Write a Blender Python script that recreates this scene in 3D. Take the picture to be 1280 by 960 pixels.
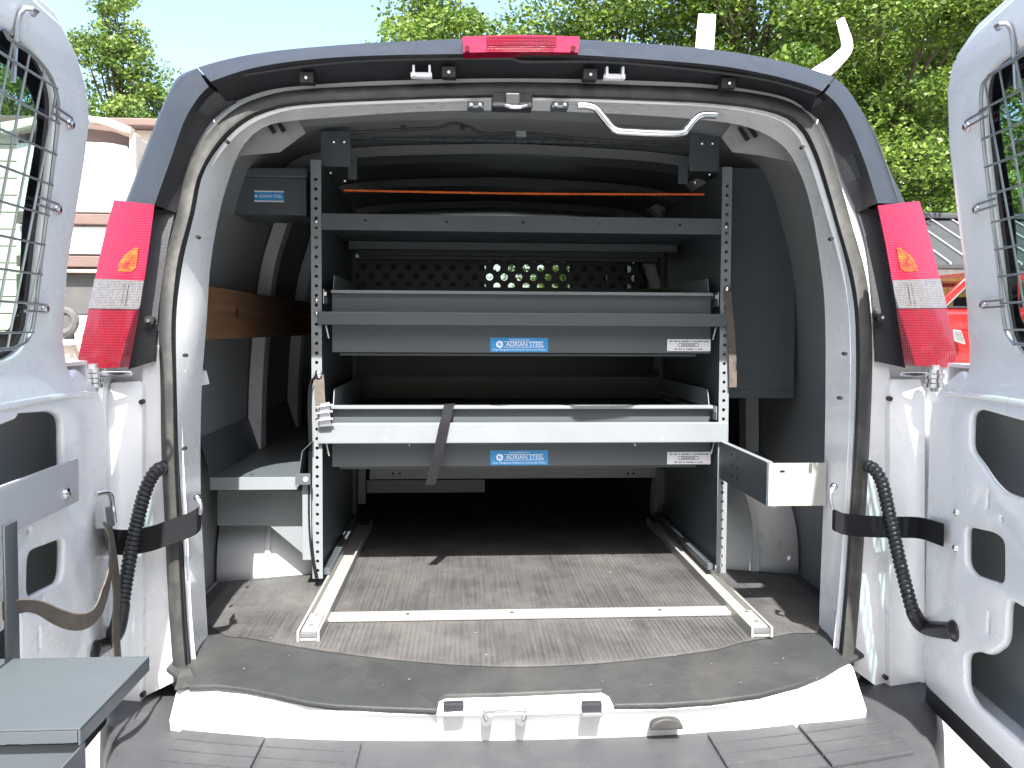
import bpy, bmesh, math, random
import numpy as np
from mathutils import Vector, Matrix
random.seed(7); rng = np.random.default_rng(7)
for o in list(bpy.data.objects): bpy.data.objects.remove(o)
SC = bpy.context.scene
COL = SC.collection

# ------------------------------------------------------------------ camera
CAM_POS = Vector((-.12, -1.835, .78))
YAW = math.atan(.060); PIT = math.atan(.040); ROLL = math.radians(.3)
FPX = 1000.0; PPY = 450.0
fw = Vector((math.sin(YAW)*math.cos(PIT), math.cos(YAW)*math.cos(PIT), -math.sin(PIT)))
r0 = fw.cross(Vector((0, 0, 1))).normalized(); u0 = r0.cross(fw)
rt = r0*math.cos(ROLL) + u0*math.sin(ROLL); up = -r0*math.sin(ROLL) + u0*math.cos(ROLL)
cd = bpy.data.cameras.new('camera'); cam = bpy.data.objects.new('camera', cd); COL.objects.link(cam)
M3 = Matrix((rt, up, -fw)).transposed()
cam.matrix_world = Matrix.Translation(CAM_POS) @ M3.to_4x4()
cd.sensor_width = 36; cd.lens = FPX/1280*36; cd.shift_y = -(480-PPY)/1280
cd.clip_start = .02; cd.clip_end = 2000
SC.camera = cam

# ------------------------------------------------------------------ sky, sun, exposure
SUN_EL = 53.0; SUN_AZ = -1.0         # degrees; the sun stands straight behind the camera
w = bpy.data.worlds.new('World'); SC.world = w; w.use_nodes = True
nt = w.node_tree; nt.nodes.clear()
sky = nt.nodes.new('ShaderNodeTexSky'); sky.sky_type = 'NISHITA'; sky.sun_disc = False
sky.sun_elevation = math.radians(SUN_EL); sky.sun_rotation = math.radians(180+SUN_AZ)
sky.air_density = 1.2; sky.dust_density = 3.0; sky.ozone_density = 1.4
bg = nt.nodes.new('ShaderNodeBackground'); bg.inputs[1].default_value = .13
wo = nt.nodes.new('ShaderNodeOutputWorld')
nt.links.new(sky.outputs[0], bg.inputs[0]); nt.links.new(bg.outputs[0], wo.inputs[0])
sl = bpy.data.lights.new('sun', 'SUN'); sl.energy = 5.0; sl.angle = math.radians(.5); sl.color = (1, .975, .94)
so = bpy.data.objects.new('sun', sl); COL.objects.link(so)
sd = Vector((math.sin(math.radians(SUN_AZ))*math.cos(math.radians(SUN_EL)), math.cos(math.radians(SUN_AZ))*math.cos(math.radians(SUN_EL)), -math.sin(math.radians(SUN_EL))))
so.rotation_euler = sd.to_track_quat('-Z', 'Y').to_euler(); so.location = (0, -6, 8)
SC.view_settings.view_transform = 'Standard'; SC.view_settings.look = 'None'
SC.view_settings.exposure = 1.75; SC.view_settings.gamma = 1; SC.view_settings.use_curve_mapping = False
SC.render.engine = 'CYCLES'
SC.cycles.max_bounces = 10; SC.cycles.diffuse_bounces = 6; SC.cycles.transparent_max_bounces = 24

GZ = -.72                            # ground level; z = 0 is the cargo floor

# ------------------------------------------------------------------ pixel -> point helpers (photo is 1280 x 960)
def ray(x, y): return fw + rt*((x-640)/FPX) - up*((y-PPY)/FPX)
def P(x, y, Y):
    d = ray(x, y); return CAM_POS + d*((Y-CAM_POS.y)/d.y)
def PZ(x, y, Z):
    d = ray(x, y); return CAM_POS + d*((Z-CAM_POS.z)/d.z)
def PX(x, y, X):
    d = ray(x, y); return CAM_POS + d*((X-CAM_POS.x)/d.x)
def hit(x, y, g, a=.3, b=8):
    d = ray(x, y); s = g(CAM_POS+d*a) > 0
    for i in range(50):
        m = (a+b)/2
        if (g(CAM_POS+d*m) > 0) == s: a = m
        else: b = m
    return CAM_POS + d*a
lean = lambda z: max(0, (z-.7)*.2)
XC = .04
def S_Y(X, Z): return lean(Z) + .05 - .12*(1-((X-XC)/.99)**2)
def S(x, y, off=0): return hit(x, y, lambda p: p.y - S_Y(p.x, p.z) - off)
def resample(pts, n, smooth=True):
    pts = [Vector(p) for p in pts]
    if smooth and len(pts) > 2:
        q = []
        for i in range(len(pts)-1):
            p0 = pts[max(i-1, 0)]; p1 = pts[i]; p2 = pts[i+1]; p3 = pts[min(i+2, len(pts)-1)]
            for k in range(8):
                t = k/8
                q.append(.5*((2*p1)+(p2-p0)*t+(2*p0-5*p1+4*p2-p3)*t*t+(3*p1-p0-3*p2+p3)*t**3))
        q.append(pts[-1]); pts = q
    L = [0]
    for i in range(1, len(pts)): L.append(L[-1]+(pts[i]-pts[i-1]).length)
    out = []; j = 0
    for k in range(n):
        t = L[-1]*k/(n-1)
        while j < len(L)-2 and L[j+1] < t: j += 1
        s = (t-L[j])/max(L[j+1]-L[j], 1e-9)
        out.append(pts[j].lerp(pts[j+1], min(max(s, 0), 1)))
    return out

# ------------------------------------------------------------------ materials
def mat(name, col, rough=.5, metal=0, var=.15, vs=6, bump=0, bs=60, coat=0, dirt=None, dirt_s=3, dirt_t=(.55, .75), spec=.5, stretch=None, trans=0, ior=1.45, rvar=.1, grid=0):
    m = bpy.data.materials.new(name); m.use_nodes = True; N = m.node_tree.nodes; Lk = m.node_tree.links
    b = N['Principled BSDF']; b.inputs['Metallic'].default_value = metal
    b.inputs['Coat Weight'].default_value = coat; b.inputs['Specular IOR Level'].default_value = spec
    b.inputs['Transmission Weight'].default_value = trans; b.inputs['IOR'].default_value = ior
    b.inputs['Coat Roughness'].default_value = .06
    g = N.new('ShaderNodeNewGeometry'); mp = N.new('ShaderNodeMapping'); Lk.new(g.outputs['Position'], mp.inputs[0])
    if stretch: mp.inputs['Scale'].default_value = stretch
    n1 = N.new('ShaderNodeTexNoise'); n1.inputs['Scale'].default_value = vs; n1.inputs['Detail'].default_value = 6; n1.inputs['Roughness'].default_value = .65
    Lk.new(mp.outputs[0], n1.inputs['Vector'])
    mr = N.new('ShaderNodeMapRange'); mr.inputs[1].default_value = .25; mr.inputs[2].default_value = .75
    mr.inputs[3].default_value = 1-var; mr.inputs[4].default_value = 1+var; Lk.new(n1.outputs[0], mr.inputs[0])
    mx = N.new('ShaderNodeVectorMath'); mx.operation = 'SCALE'; mx.inputs[0].default_value = col; Lk.new(mr.outputs[0], mx.inputs['Scale'])
    out = mx.outputs[0]
    if dirt:
        n2 = N.new('ShaderNodeTexNoise'); n2.inputs['Scale'].default_value = dirt_s; n2.inputs['Detail'].default_value = 9; n2.inputs['Roughness'].default_value = .7
        Lk.new(g.outputs['Position'], n2.inputs['Vector'])
        r2 = N.new('ShaderNodeMapRange'); r2.inputs[1].default_value = dirt_t[0]; r2.inputs[2].default_value = dirt_t[1]; Lk.new(n2.outputs[0], r2.inputs[0])
        mm = N.new('ShaderNodeMix'); mm.data_type = 'RGBA'; Lk.new(r2.outputs[0], mm.inputs[0]); Lk.new(out, mm.inputs[6]); mm.inputs[7].default_value = (*dirt, 1)
        out = mm.outputs[2]
    Lk.new(out, b.inputs['Base Color'])
    rr = N.new('ShaderNodeMapRange'); rr.inputs[3].default_value = max(rough-rvar, .02); rr.inputs[4].default_value = min(rough+rvar, 1); Lk.new(n1.outputs[0], rr.inputs[0]); Lk.new(rr.outputs[0], b.inputs['Roughness'])
    if grid:
        wx = []
        for ax in ('X', 'Z'):
            wv = N.new('ShaderNodeTexWave'); wv.bands_direction = ax; wv.inputs['Scale'].default_value = grid/2/math.pi; Lk.new(mp.outputs[0], wv.inputs['Vector']); wx.append(wv)
        ad = N.new('ShaderNodeMath'); ad.operation = 'ADD'; Lk.new(wx[0].outputs['Fac'], ad.inputs[0]); Lk.new(wx[1].outputs['Fac'], ad.inputs[1])
        gb = N.new('ShaderNodeBump'); gb.inputs['Strength'].default_value = .2; gb.inputs['Distance'].default_value = .002; Lk.new(ad.outputs[0], gb.inputs['Height']); Lk.new(gb.outputs[0], b.inputs['Normal'])
        gm = N.new('ShaderNodeMapRange'); gm.inputs[2].default_value = 2; gm.inputs[3].default_value = .84; gm.inputs[4].default_value = 1.14; Lk.new(ad.outputs[0], gm.inputs[0])
        gs = N.new('ShaderNodeVectorMath'); gs.operation = 'SCALE'; Lk.new(out, gs.inputs[0]); Lk.new(gm.outputs[0], gs.inputs['Scale']); Lk.new(gs.outputs[0], b.inputs['Base Color'])
    if bump:
        n3 = N.new('ShaderNodeTexNoise'); n3.inputs['Scale'].default_value = bs; n3.inputs['Detail'].default_value = 4; Lk.new(mp.outputs[0], n3.inputs['Vector'])
        bp = N.new('ShaderNodeBump'); bp.inputs['Strength'].default_value = bump; bp.inputs['Distance'].default_value = .004
        Lk.new(n3.outputs[0], bp.inputs['Height']); Lk.new(bp.outputs[0], b.inputs['Normal'])
    return m
def glass_mat(name, tint, refl=.08):
    m = bpy.data.materials.new(name); m.use_nodes = True; N = m.node_tree.nodes; Lk = m.node_tree.links; N.clear()
    t = N.new('ShaderNodeBsdfTransparent'); t.inputs[0].default_value = (*tint, 1)
    g = N.new('ShaderNodeBsdfGlossy'); g.inputs['Roughness'].default_value = .02
    f = N.new('ShaderNodeFresnel'); gg = N.new('ShaderNodeNewGeometry'); ma = N.new('ShaderNodeMath'); ma.operation = 'MULTIPLY_ADD'
    ma.inputs[1].default_value = 1/1.45-1.45; ma.inputs[2].default_value = 1.45; Lk.new(gg.outputs['Backfacing'], ma.inputs[0]); Lk.new(ma.outputs[0], f.inputs[0])
    a = N.new('ShaderNodeMixShader'); o = N.new('ShaderNodeOutputMaterial')
    Lk.new(f.outputs[0], a.inputs[0]); Lk.new(t.outputs[0], a.inputs[1]); Lk.new(g.outputs[0], a.inputs[2]); Lk.new(a.outputs[0], o.inputs[0])
    return m
M = {
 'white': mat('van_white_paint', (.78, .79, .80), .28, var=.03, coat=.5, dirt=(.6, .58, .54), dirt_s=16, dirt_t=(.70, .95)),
 'white_shaded': mat('shade_greyed_white_paint', (.19, .20, .205), .42, var=.05, dirt=(.22, .2, .17), dirt_s=5, dirt_t=(.58, .8)),  # white paint darkened to grey, the dim interior put into its colour
 'ribw': mat('white_painted_rib', (.55, .56, .58), .4, var=.06, dirt=(.35, .33, .3), dirt_s=6, dirt_t=(.6, .85)),  # wall paint again, lighter: light reaching the ribs is put in colour
 'gusset': mat('primer_grey_gusset', (.28, .285, .28), .5, var=.12, dirt=(.16, .15, .14), dirt_s=9, dirt_t=(.5, .75)),
 'platew': mat('pale_grey_bracket_paint', (.42, .43, .45), .4, var=.06, dirt=(.3, .28, .22), dirt_s=12, dirt_t=(.6, .8)),
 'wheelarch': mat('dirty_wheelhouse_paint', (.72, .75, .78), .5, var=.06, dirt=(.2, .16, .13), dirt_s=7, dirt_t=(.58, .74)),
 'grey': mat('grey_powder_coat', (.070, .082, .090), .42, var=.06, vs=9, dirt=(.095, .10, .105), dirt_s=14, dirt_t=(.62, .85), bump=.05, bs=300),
 'grey_lit': mat('sunlit_grey_coat', (.19, .205, .215), .42, var=.06, vs=9, dirt=(.3, .28, .25), dirt_s=14, dirt_t=(.62, .85), bump=.05, bs=300),  # the grey coat again, lightened; sun on bars and lips put in colour
 'black': mat('black_textured_plastic', (.024, .026, .029), .42, var=.2, vs=12, bump=.25, bs=420, dirt=(.05, .051, .053), dirt_s=10, dirt_t=(.55, .9)),
 'bumper': mat('weathered_black_bumper_plastic', (.05, .05, .054), .5, var=.12, vs=9, bump=.4, bs=350, dirt=(.08, .078, .075), dirt_s=11, dirt_t=(.5, .85)),
 'rubber': mat('dusty_rubber_seal', (.036, .036, .035), .55, var=.2, vs=15, dirt=(.085, .083, .074), dirt_s=14, dirt_t=(.45, .75)),
 'rubber_blk': mat('black_rubber', (.02, .02, .022), .5, var=.2),
 'mat': mat('worn_rubber_mat', (.028, .030, .031), .6, var=.25, vs=5, bump=.3, bs=160, dirt=(.06, .058, .054), dirt_s=3.2, dirt_t=(.45, .8)),
 'matrib': mat('worn_ribbed_mat', (.05, .0495, .0495), .62, var=.5, vs=6, stretch=(26, .5, 1), bump=.35, bs=40, dirt=(.125, .117, .11), dirt_s=4, dirt_t=(.42, .8)),
 'alu': mat('aluminium_bar', (.42, .415, .39), .42, metal=.45, var=.1, vs=20, dirt=(.33, .3, .26), dirt_s=20, dirt_t=(.55, .8)),
 'chrome': mat('zinc_chrome', (.72, .72, .73), .18, metal=1, var=.05),
 'steel': mat('galvanised_wire', (.42, .43, .45), .32, metal=.8, var=.1),
 'hole': mat('unlit_recess', (.012, .012, .012), .8),
 'red': mat('red_lamp_lens', (.21, .003, .022), .12, var=.12, vs=25, coat=.6, spec=.6, grid=330),
 'redd': mat('deep_red_lamp_lens', (.135, .002, .009), .15, var=.15, vs=20, coat=.6, grid=330),
 'amber': mat('amber_glow_patch', (.42, .1, .012), .2, var=.4, vs=60, dirt=(.3, .01, .012), dirt_s=38, dirt_t=(.42, .6), grid=330),
 'clear': mat('clear_reverse_lens', (.115, .108, .11), .2, var=.3, vs=120, coat=.5, grid=330),
 'web': mat('black_nylon_webbing', (.011, .011, .013), .8, var=.3, vs=90, bump=.5, bs=500, spec=.25),
 'webbr': mat('faded_brown_webbing', (.10, .085, .07), .8, var=.35, vs=60, bump=.5, bs=500),
 'wood': mat('pine_plank', (.15, .075, .035), .6, var=.45, vs=6, stretch=(1, .35, 9), bump=.15, bs=50),
 'blue': mat('blue_sticker', (.03, .27, .60), .4, var=.03),
 'paper': mat('white_sticker', (.72, .72, .76), .5, var=.03),
 'ink': mat('printed_ink', (.06, .06, .08), .5),
 'inkw': mat('white_print', (.85, .87, .9), .5, var=.02),
 'orange': mat('orange_cord', (.8, .16, .03), .55, var=.6, vs=70, stretch=(3, 1, 1)),
 'frit': mat('black_glass_border', (.006, .006, .007), .12),
 'hose': mat('black_convoluted_hose', (.022, .022, .024), .38, var=.2),
 'seat': mat('dark_seat_cloth', (.035, .036, .04), .85),
 'tyre': mat('tyre_rubber', (.025, .025, .025), .75),
 'glass': glass_mat('tinted_door_glass', (.62, .74, .72)),
 'glassc': glass_mat('clear_window_glass', (.85, .9, .9)),
 'cream': mat('cream_siding', (.62, .54, .45), .6, var=.06, dirt=(.4, .34, .28), dirt_s=2),
 'shedwhite': mat('white_roller_door', (.78, .76, .72), .5, var=.04),
 'brownpaint': mat('brown_trim_paint', (.15, .1, .085), .6, var=.1),
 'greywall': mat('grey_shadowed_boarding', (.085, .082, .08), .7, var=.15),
 'roofdk': mat('dark_metal_roof', (.06, .062, .066), .45, var=.15, metal=.2),
 'seam': mat('pale_roof_seam', (.34, .34, .33), .5),
 'ochre': mat('yellow_pine_boards', (.62, .36, .1), .65, var=.2, vs=4),
 'post': mat('dark_timber_post', (.09, .085, .08), .7, var=.2),
 'truck': mat('red_truck_paint', (.36, .012, .012), .25, var=.05, coat=.8),
 'concrete': mat('pale_sunlit_concrete', (.27, .268, .262), .85, var=.15, vs=2, bump=.2, bs=40, dirt=(.24, .23, .21), dirt_s=1.3),
 'bark': mat('tree_bark', (.085, .065, .048), .9, var=.4, vs=9, bump=.6, bs=20),
}
def leaf_mat(name, a, b):
    m = bpy.data.materials.new(name); m.use_nodes = True; N = m.node_tree.nodes; Lk = m.node_tree.links; N.clear()
    g = N.new('ShaderNodeNewGeometry'); n = N.new('ShaderNodeTexNoise'); n.inputs['Scale'].default_value = 1.1; n.inputs['Detail'].default_value = 5
    Lk.new(g.outputs['Position'], n.inputs['Vector'])
    ad = N.new('ShaderNodeMath'); ad.operation = 'MULTIPLY_ADD'; Lk.new(g.outputs['Random Per Island'], ad.inputs[0]); ad.inputs[1].default_value = .5; ad.inputs[2].default_value = -.25
    a2 = N.new('ShaderNodeMath'); a2.operation = 'ADD'; Lk.new(ad.outputs[0], a2.inputs[0]); Lk.new(n.outputs[0], a2.inputs[1])
    mr = N.new('ShaderNodeMapRange'); mr.inputs[1].default_value = .25; mr.inputs[2].default_value = .75; Lk.new(a2.outputs[0], mr.inputs[0])
    mm = N.new('ShaderNodeMix'); mm.data_type = 'RGBA'; Lk.new(mr.outputs[0], mm.inputs[0]); mm.inputs[6].default_value = (*a, 1); mm.inputs[7].default_value = (*b, 1)
    d = N.new('ShaderNodeBsdfPrincipled'); d.inputs['Roughness'].default_value = .5; Lk.new(mm.outputs[2], d.inputs['Base Color'])
    t = N.new('ShaderNodeBsdfTranslucent'); Lk.new(mm.outputs[2], t.inputs[0])
    ms = N.new('ShaderNodeMixShader'); ms.inputs[0].default_value = .35; o = N.new('ShaderNodeOutputMaterial')
    Lk.new(d.outputs[0], ms.inputs[1]); Lk.new(t.outputs[0], ms.inputs[2]); Lk.new(ms.outputs[0], o.inputs[0]); return m
M['leaf'] = leaf_mat('summer_leaves', (.04, .095, .012), (.2, .29, .04))
M['leaf2'] = leaf_mat('pale_summer_leaves', (.07, .14, .025), (.22, .30, .06))

# ------------------------------------------------------------------ object helpers
WL = {}                                                            # world location of every object
def tag(o, label, cat, group=None):
    o['label'] = label; o['category'] = cat
    if group: o['group'] = group
    return o
def empty(name, loc, parent=None):
    o = bpy.data.objects.new(name, None); COL.objects.link(o); o.empty_display_size = .1
    WL[o] = Vector(loc); o.location = WL[o] - (WL[parent] if parent else Vector())
    if parent: o.parent = parent
    return o
def thing(name, label, cat, loc, group=None): return tag(empty(name, loc), label, cat, group)
def mk(name, verts, faces, m, parent=None, smooth=False, bevel=0, fix=True):
    me = bpy.data.meshes.new(name)
    V = [Vector(v) for v in verts]
    lo = Vector([min(v[i] for v in V) for i in range(3)]); hi = Vector([max(v[i] for v in V) for i in range(3)])
    c = (lo+hi)/2; c.z = lo.z
    me.from_pydata([v-c for v in V], [], faces)
    if fix or bevel:
        bm = bmesh.new(); bm.from_mesh(me); bmesh.ops.remove_doubles(bm, verts=bm.verts, dist=1e-5)
        if fix: bmesh.ops.recalc_face_normals(bm, faces=bm.faces)
        if bevel: bmesh.ops.bevel(bm, geom=[e for e in bm.edges if len(e.link_faces) == 2 and e.calc_face_angle(0) > .5], offset=bevel, segments=2, affect='EDGES', profile=.6)
        bm.to_mesh(me); bm.free()
    me.materials.append(M[m] if isinstance(m, str) else m)
    if smooth:
        me.polygons.foreach_set('use_smooth', [True]*len(me.polygons))
        me.set_sharp_from_angle(angle=math.radians(38))
    o = bpy.data.objects.new(name, me); COL.objects.link(o)
    WL[o] = c; o.location = c - (WL[parent] if parent else Vector())
    if parent: o.parent = parent
    return o
def from_mesh(name, me, m, parent, smooth=True):
    return mk(name, [v.co.copy() for v in me.vertices], [list(p.vertices) for p in me.polygons], m, parent, smooth)
BF = [(0, 3, 2, 1), (4, 5, 6, 7), (0, 1, 5, 4), (1, 2, 6, 5), (2, 3, 7, 6), (3, 0, 4, 7)]
def box(name, x0, x1, y0, y1, z0, z1, m, parent=None, bevel=.002):
    v = [(x0, y0, z0), (x1, y0, z0), (x1, y1, z0), (x0, y1, z0), (x0, y0, z1), (x1, y0, z1), (x1, y1, z1), (x0, y1, z1)]
    d = min(abs(x1-x0), abs(y1-y0), abs(z1-z0)); return mk(name, v, BF, m, parent, bevel=min(bevel, d*.3))
def pxbox(name, x0, y0, x1, y1, Y, depth, m, parent=None, bevel=.002):
    a = P(x0, y0, Y); b = P(x1, y0, Y); c = P(x1, y1, Y); d = P(x0, y1, Y)
    return box(name, (a.x+d.x)/2, (b.x+c.x)/2, Y, Y+depth, (c.z+d.z)/2, (a.z+b.z)/2, m, parent, bevel)
def hexa(name, bottom, top, m, parent=None, bevel=.002):
    return mk(name, list(bottom)+list(top), BF, m, parent, bevel=bevel)
def multi(boxes):
    V = []; Fc = []
    for (x0, x1, y0, y1, z0, z1) in boxes:
        k = len(V)
        V += [(x0, y0, z0), (x1, y0, z0), (x1, y1, z0), (x0, y1, z0), (x0, y0, z1), (x1, y0, z1), (x1, y1, z1), (x0, y1, z1)]
        Fc += [tuple(i+k for i in f) for f in BF]
    return V, Fc
def tubedata(pts, r, seg=8, cap=True):
    pts = [Vector(p) for p in pts]; V = []; Fc = []; n = len(pts)
    rad = r if isinstance(r, (list, tuple)) else [r]*n
    t0 = (pts[1]-pts[0]).normalized(); a = t0.orthogonal().normalized()
    for i in range(n):
        t = (pts[min(i+1, n-1)]-pts[max(i-1, 0)]).normalized()
        a = (a - t*a.dot(t)).normalized(); b = t.cross(a)
        for k in range(seg):
            q = 2*math.pi*k/seg; V.append(pts[i]+(a*math.cos(q)+b*math.sin(q))*rad[i])
    for i in range(n-1):
        for k in range(seg):
            Fc.append((i*seg+k, i*seg+(k+1) % seg, (i+1)*seg+(k+1) % seg, (i+1)*seg+k))
    if cap: Fc.append(tuple(range(seg-1, -1, -1))); Fc.append(tuple((n-1)*seg+k for k in range(seg)))
    return V, Fc
def tube(name, pts, r, m, parent=None, seg=10): 
    V, Fc = tubedata(pts, r, seg); return mk(name, V, Fc, m, parent, True)
def disc(name, c, nrm, r, h, m, parent=None, seg=14, dome=0):
    c = Vector(c); nrm = Vector(nrm).normalized()
    if dome: pts = [c, c+nrm*h*.5, c+nrm*h*.85, c+nrm*h]; rad = [r, r*.92, r*.6, r*.15]
    else: pts = [c, c+nrm*h]; rad = [r, r]
    V, Fc = tubedata(pts, rad, seg); return mk(name, V, Fc, m, parent, True)
def loft(name, contours, m, parent=None, n=80, thick=0, closed=False, smooth=True, sm=True):
    R = [resample(c, n, sm) for c in contours]; V = [p for r in R for p in r]; Fc = []
    k = len(R)
    for j in range(k-1 + (1 if closed else 0)):
        a = j*n; b = ((j+1) % k)*n
        for i in range(n-1): Fc.append((a+i, a+i+1, b+i+1, b+i))
    o = mk(name, V, Fc, m, parent, smooth)
    if thick: 
        md = o.modifiers.new('thickness', 'SOLIDIFY'); md.thickness = thick; md.offset = 0
    return o
def rnd(pts, r, n=5):
    out = []; k = len(pts)
    for i in range(k):
        p = Vector(pts[i]); a = Vector(pts[i-1])-p; b = Vector(pts[(i+1) % k])-p
        rr = min(r, a.length*.45, b.length*.45); A = p+a.normalized()*rr; B = p+b.normalized()*rr
        for j in range(n+1):
            t = j/n; out.append((A*(1-t)**2+p*2*t*(1-t)+B*t*t))
    return out
def circ(x, y, r, n=12): return [(x+r*math.cos(2*math.pi*i/n), y+r*math.sin(2*math.pi*i/n)) for i in range(n)]
def platemesh(outline, holes, thick, bevel=0):
    cu = bpy.data.curves.new('t', 'CURVE'); cu.dimensions = '2D'; cu.fill_mode = 'BOTH'
    cu.extrude = max(thick/2-bevel, 0); cu.bevel_depth = bevel; cu.bevel_resolution = 2; cu.offset = -bevel
    for pl in [outline]+list(holes):
        s = cu.splines.new('POLY'); s.points.add(len(pl)-1)
        for i, p in enumerate(pl): s.points[i].co = (p[0], p[1], 0, 1)
        s.use_cyclic_u = True
    o = bpy.data.objects.new('t', cu); me = bpy.data.meshes.new_from_object(o)
    bpy.data.objects.remove(o); bpy.data.curves.remove(cu); return me
def plate(name, outline, holes, thick, fr, m, parent=None, bevel=0):
    """flat plate; fr=(O,U,V,N); its front face lies at O, the body behind it"""
    me = platemesh(outline, holes, thick, bevel); O, U, V, N = [Vector(q) for q in fr]
    vs = [O+U*v.co.x+V*v.co.y+N*(v.co.z-thick/2) for v in me.vertices]; fs = [list(p.vertices) for p in me.polygons]
    bpy.data.meshes.remove(me)
    return mk(name, vs, fs, m, parent, bool(bevel))
def text(name, s, size, O, U, V, N, m, parent=None, width=None):
    cu = bpy.data.curves.new('t', 'FONT'); cu.body = s; cu.size = size; cu.align_x = 'CENTER'; cu.align_y = 'CENTER'; cu.resolution_u = 2
    o = bpy.data.objects.new('t', cu); me = bpy.data.meshes.new_from_object(o); bpy.data.objects.remove(o)
    O, U, V, N = Vector(O), Vector(U), Vector(V), Vector(N)
    xs = [v.co.x for v in me.vertices]; k = width/(max(xs)-min(xs)) if width else 1
    vs = [O+U*v.co.x*k+V*v.co.y+N*v.co.z for v in me.vertices]; fs = [list(p.vertices) for p in me.polygons]
    bpy.data.meshes.remove(me); return mk(name, vs, fs, m, parent, fix=False)
def ribbon(name, pts, wv, m, parent=None, th=.002, n=28):
    """strap: centre line pts, width vector(s) wv"""
    c = resample(pts, n); W = resample(wv, n) if isinstance(wv, list) else [Vector(wv)]*n
    V = []; Fc = []
    for i in range(n):
        t = (c[min(i+1, n-1)]-c[max(i-1, 0)]).normalized(); k = t.cross(W[i]).normalized()*th/2
        V += [c[i]-W[i]/2-k, c[i]+W[i]/2-k, c[i]+W[i]/2+k, c[i]-W[i]/2+k]
    for i in range(n-1):
        for j in range(4): Fc.append((i*4+j, i*4+(j+1) % 4, i*4+4+(j+1) % 4, i*4+4+j))
    Fc += [(0, 1, 2, 3), (n*4-1, n*4-2, n*4-3, n*4-4)]
    return mk(name, V, Fc, m, parent, True)
XV, YV, ZV = Vector((1, 0, 0)), Vector((0, 1, 0)), Vector((0, 0, 1))
FACE = lambda Y: (Vector((0, Y, 0)), XV, ZV, -YV)                   # plates facing the camera at depth Y

# ================================================================== SETTING
g = mk('ground', [(-150, -60, GZ), (150, -60, GZ), (150, 200, GZ), (-150, 200, GZ)], [(0, 1, 2, 3)], 'concrete'); g['kind'] = 'structure'

# ================================================================== VAN BODY
van = thing('cargo_van', 'white cargo van with both rear doors open and black roof trim', 'van', (XC, 1.8, GZ))
def section(ins):
    h = [(.985, -.42), (.99, -.1), (.985, .3), (.975, .62), (.94, .95), (.895, 1.18), (.845, 1.32), (.76, 1.40), (.55, 1.435), (.25, 1.45), (0, 1.455)]
    h = [(max(x-ins, 0), z-(ins if z > 1.1 else 0)) for x, z in h]
    return [(XC-x, z) for x, z in h] + [(XC+x, z) for x, z in reversed(h[:-1])]
def shell(name, ins, ys, m, z_from=0):
    sec = section(ins)
    return loft(name, [[(x, y+lean(z)*(1 if i == 0 else 0), z) for x, z in sec] for i, y in enumerate(ys)], m, van, n=90)
shell('outer_body', 0, [.02, .5, 1.5, 3.0, 4.3], 'white')
shell('inner_lining', .055, [.10, .5, 1.5, 3.0, 4.28], 'white_shaded')
box('floor_pan', XC-.93, XC+.93, .10, 4.3, -.06, -.012, 'white_shaded', van)
# front end with windscreen
fy = 4.3
box('cab_dashboard', XC-.92, XC+.92, fy-.45, fy, -.05, .62, 'seat', van, .03)
plate('windscreen_frame', [(XC-.97, -.4), (XC+.97, -.4), (XC+.93, 1.0), (XC+.8, 1.38), (XC+.4, 1.44), (XC-.4, 1.44), (XC-.8, 1.38), (XC-.93, 1.0)], [rnd([(XC-.82, .62), (XC+.82, .62), (XC+.72, 1.28), (XC-.72, 1.28)], .08)], .03, FACE(fy), 'white', van)
plate('windscreen', rnd([(XC-.84, .6), (XC+.84, .6), (XC+.74, 1.3), (XC-.74, 1.3)], .08), [], .005, FACE(fy+.035), 'glassc', van)
box('bonnet', XC-.93, XC+.93, fy+.05, fy+.95, -.45, .5, 'white', van, .12)
for sx in (-1, 1):
    for y in (1.12, 4.55):
        wx = XC+sx*.86
        tr = [Vector((wx+sx*.11*q, y, GZ+.36)) for q in (-1, -.85, .85, 1)]
        V, Fc = tubedata(tr, [.33, .36, .36, .33], 28); wh = mk('wheel', V, Fc, 'tyre', van, True)
        disc('rim', (wx+sx*.112, y, GZ+.36), (sx, 0, 0), .2, .01, 'steel', wh, 20)
# cab seats seen through the partition
for cx in (-.46, .98):
    box('cab_seat', cx-.28, cx+.26, 3.3, 3.44, .25, 1.02, 'seat', van, .05)
    box('cab_headrest', cx-.17, cx+.17, 3.3, 3.4, 1.04, 1.27, 'seat', van, .04)

# interior ribs along both walls, roof bows
sec_in = section(.06)
def rib(y, wd, proud, side):
    pts = [(x, z) for x, z in sec_in if (x < XC-.6 if side < 0 else x > XC+.6) and z > -.02]
    pts = [(p[0], p[1]) for p in pts if p[1] < 1.36]
    def c(dy, ins): return [(x-side*ins, y+dy, z-(ins*.6 if z > 1.2 else 0)) for x, z in pts]
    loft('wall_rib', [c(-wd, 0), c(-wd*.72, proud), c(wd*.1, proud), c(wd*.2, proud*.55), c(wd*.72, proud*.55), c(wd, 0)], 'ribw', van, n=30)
for y in (1.12, 1.75, 2.4):
    for s in (-1, 1): rib(y, .085, .04, s)
def bow(y, wd, drop):
    pts = [(x, z) for x, z in sec_in if z > 1.2]
    def c(dy, d): return [(x, y+dy, z-d) for x, z in pts]
    loft('roof_bow', [c(-wd, 0), c(-wd*.75, drop), c(-wd*.2, drop*.8), c(wd*.2, drop*.8), c(wd*.75, drop), c(wd, 0)], 'white_shaded', van, n=40)
for y, d in ((.36, .03), (.95, .028), (1.55, .028), (2.15, .028)): bow(y, .09, d)

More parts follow.
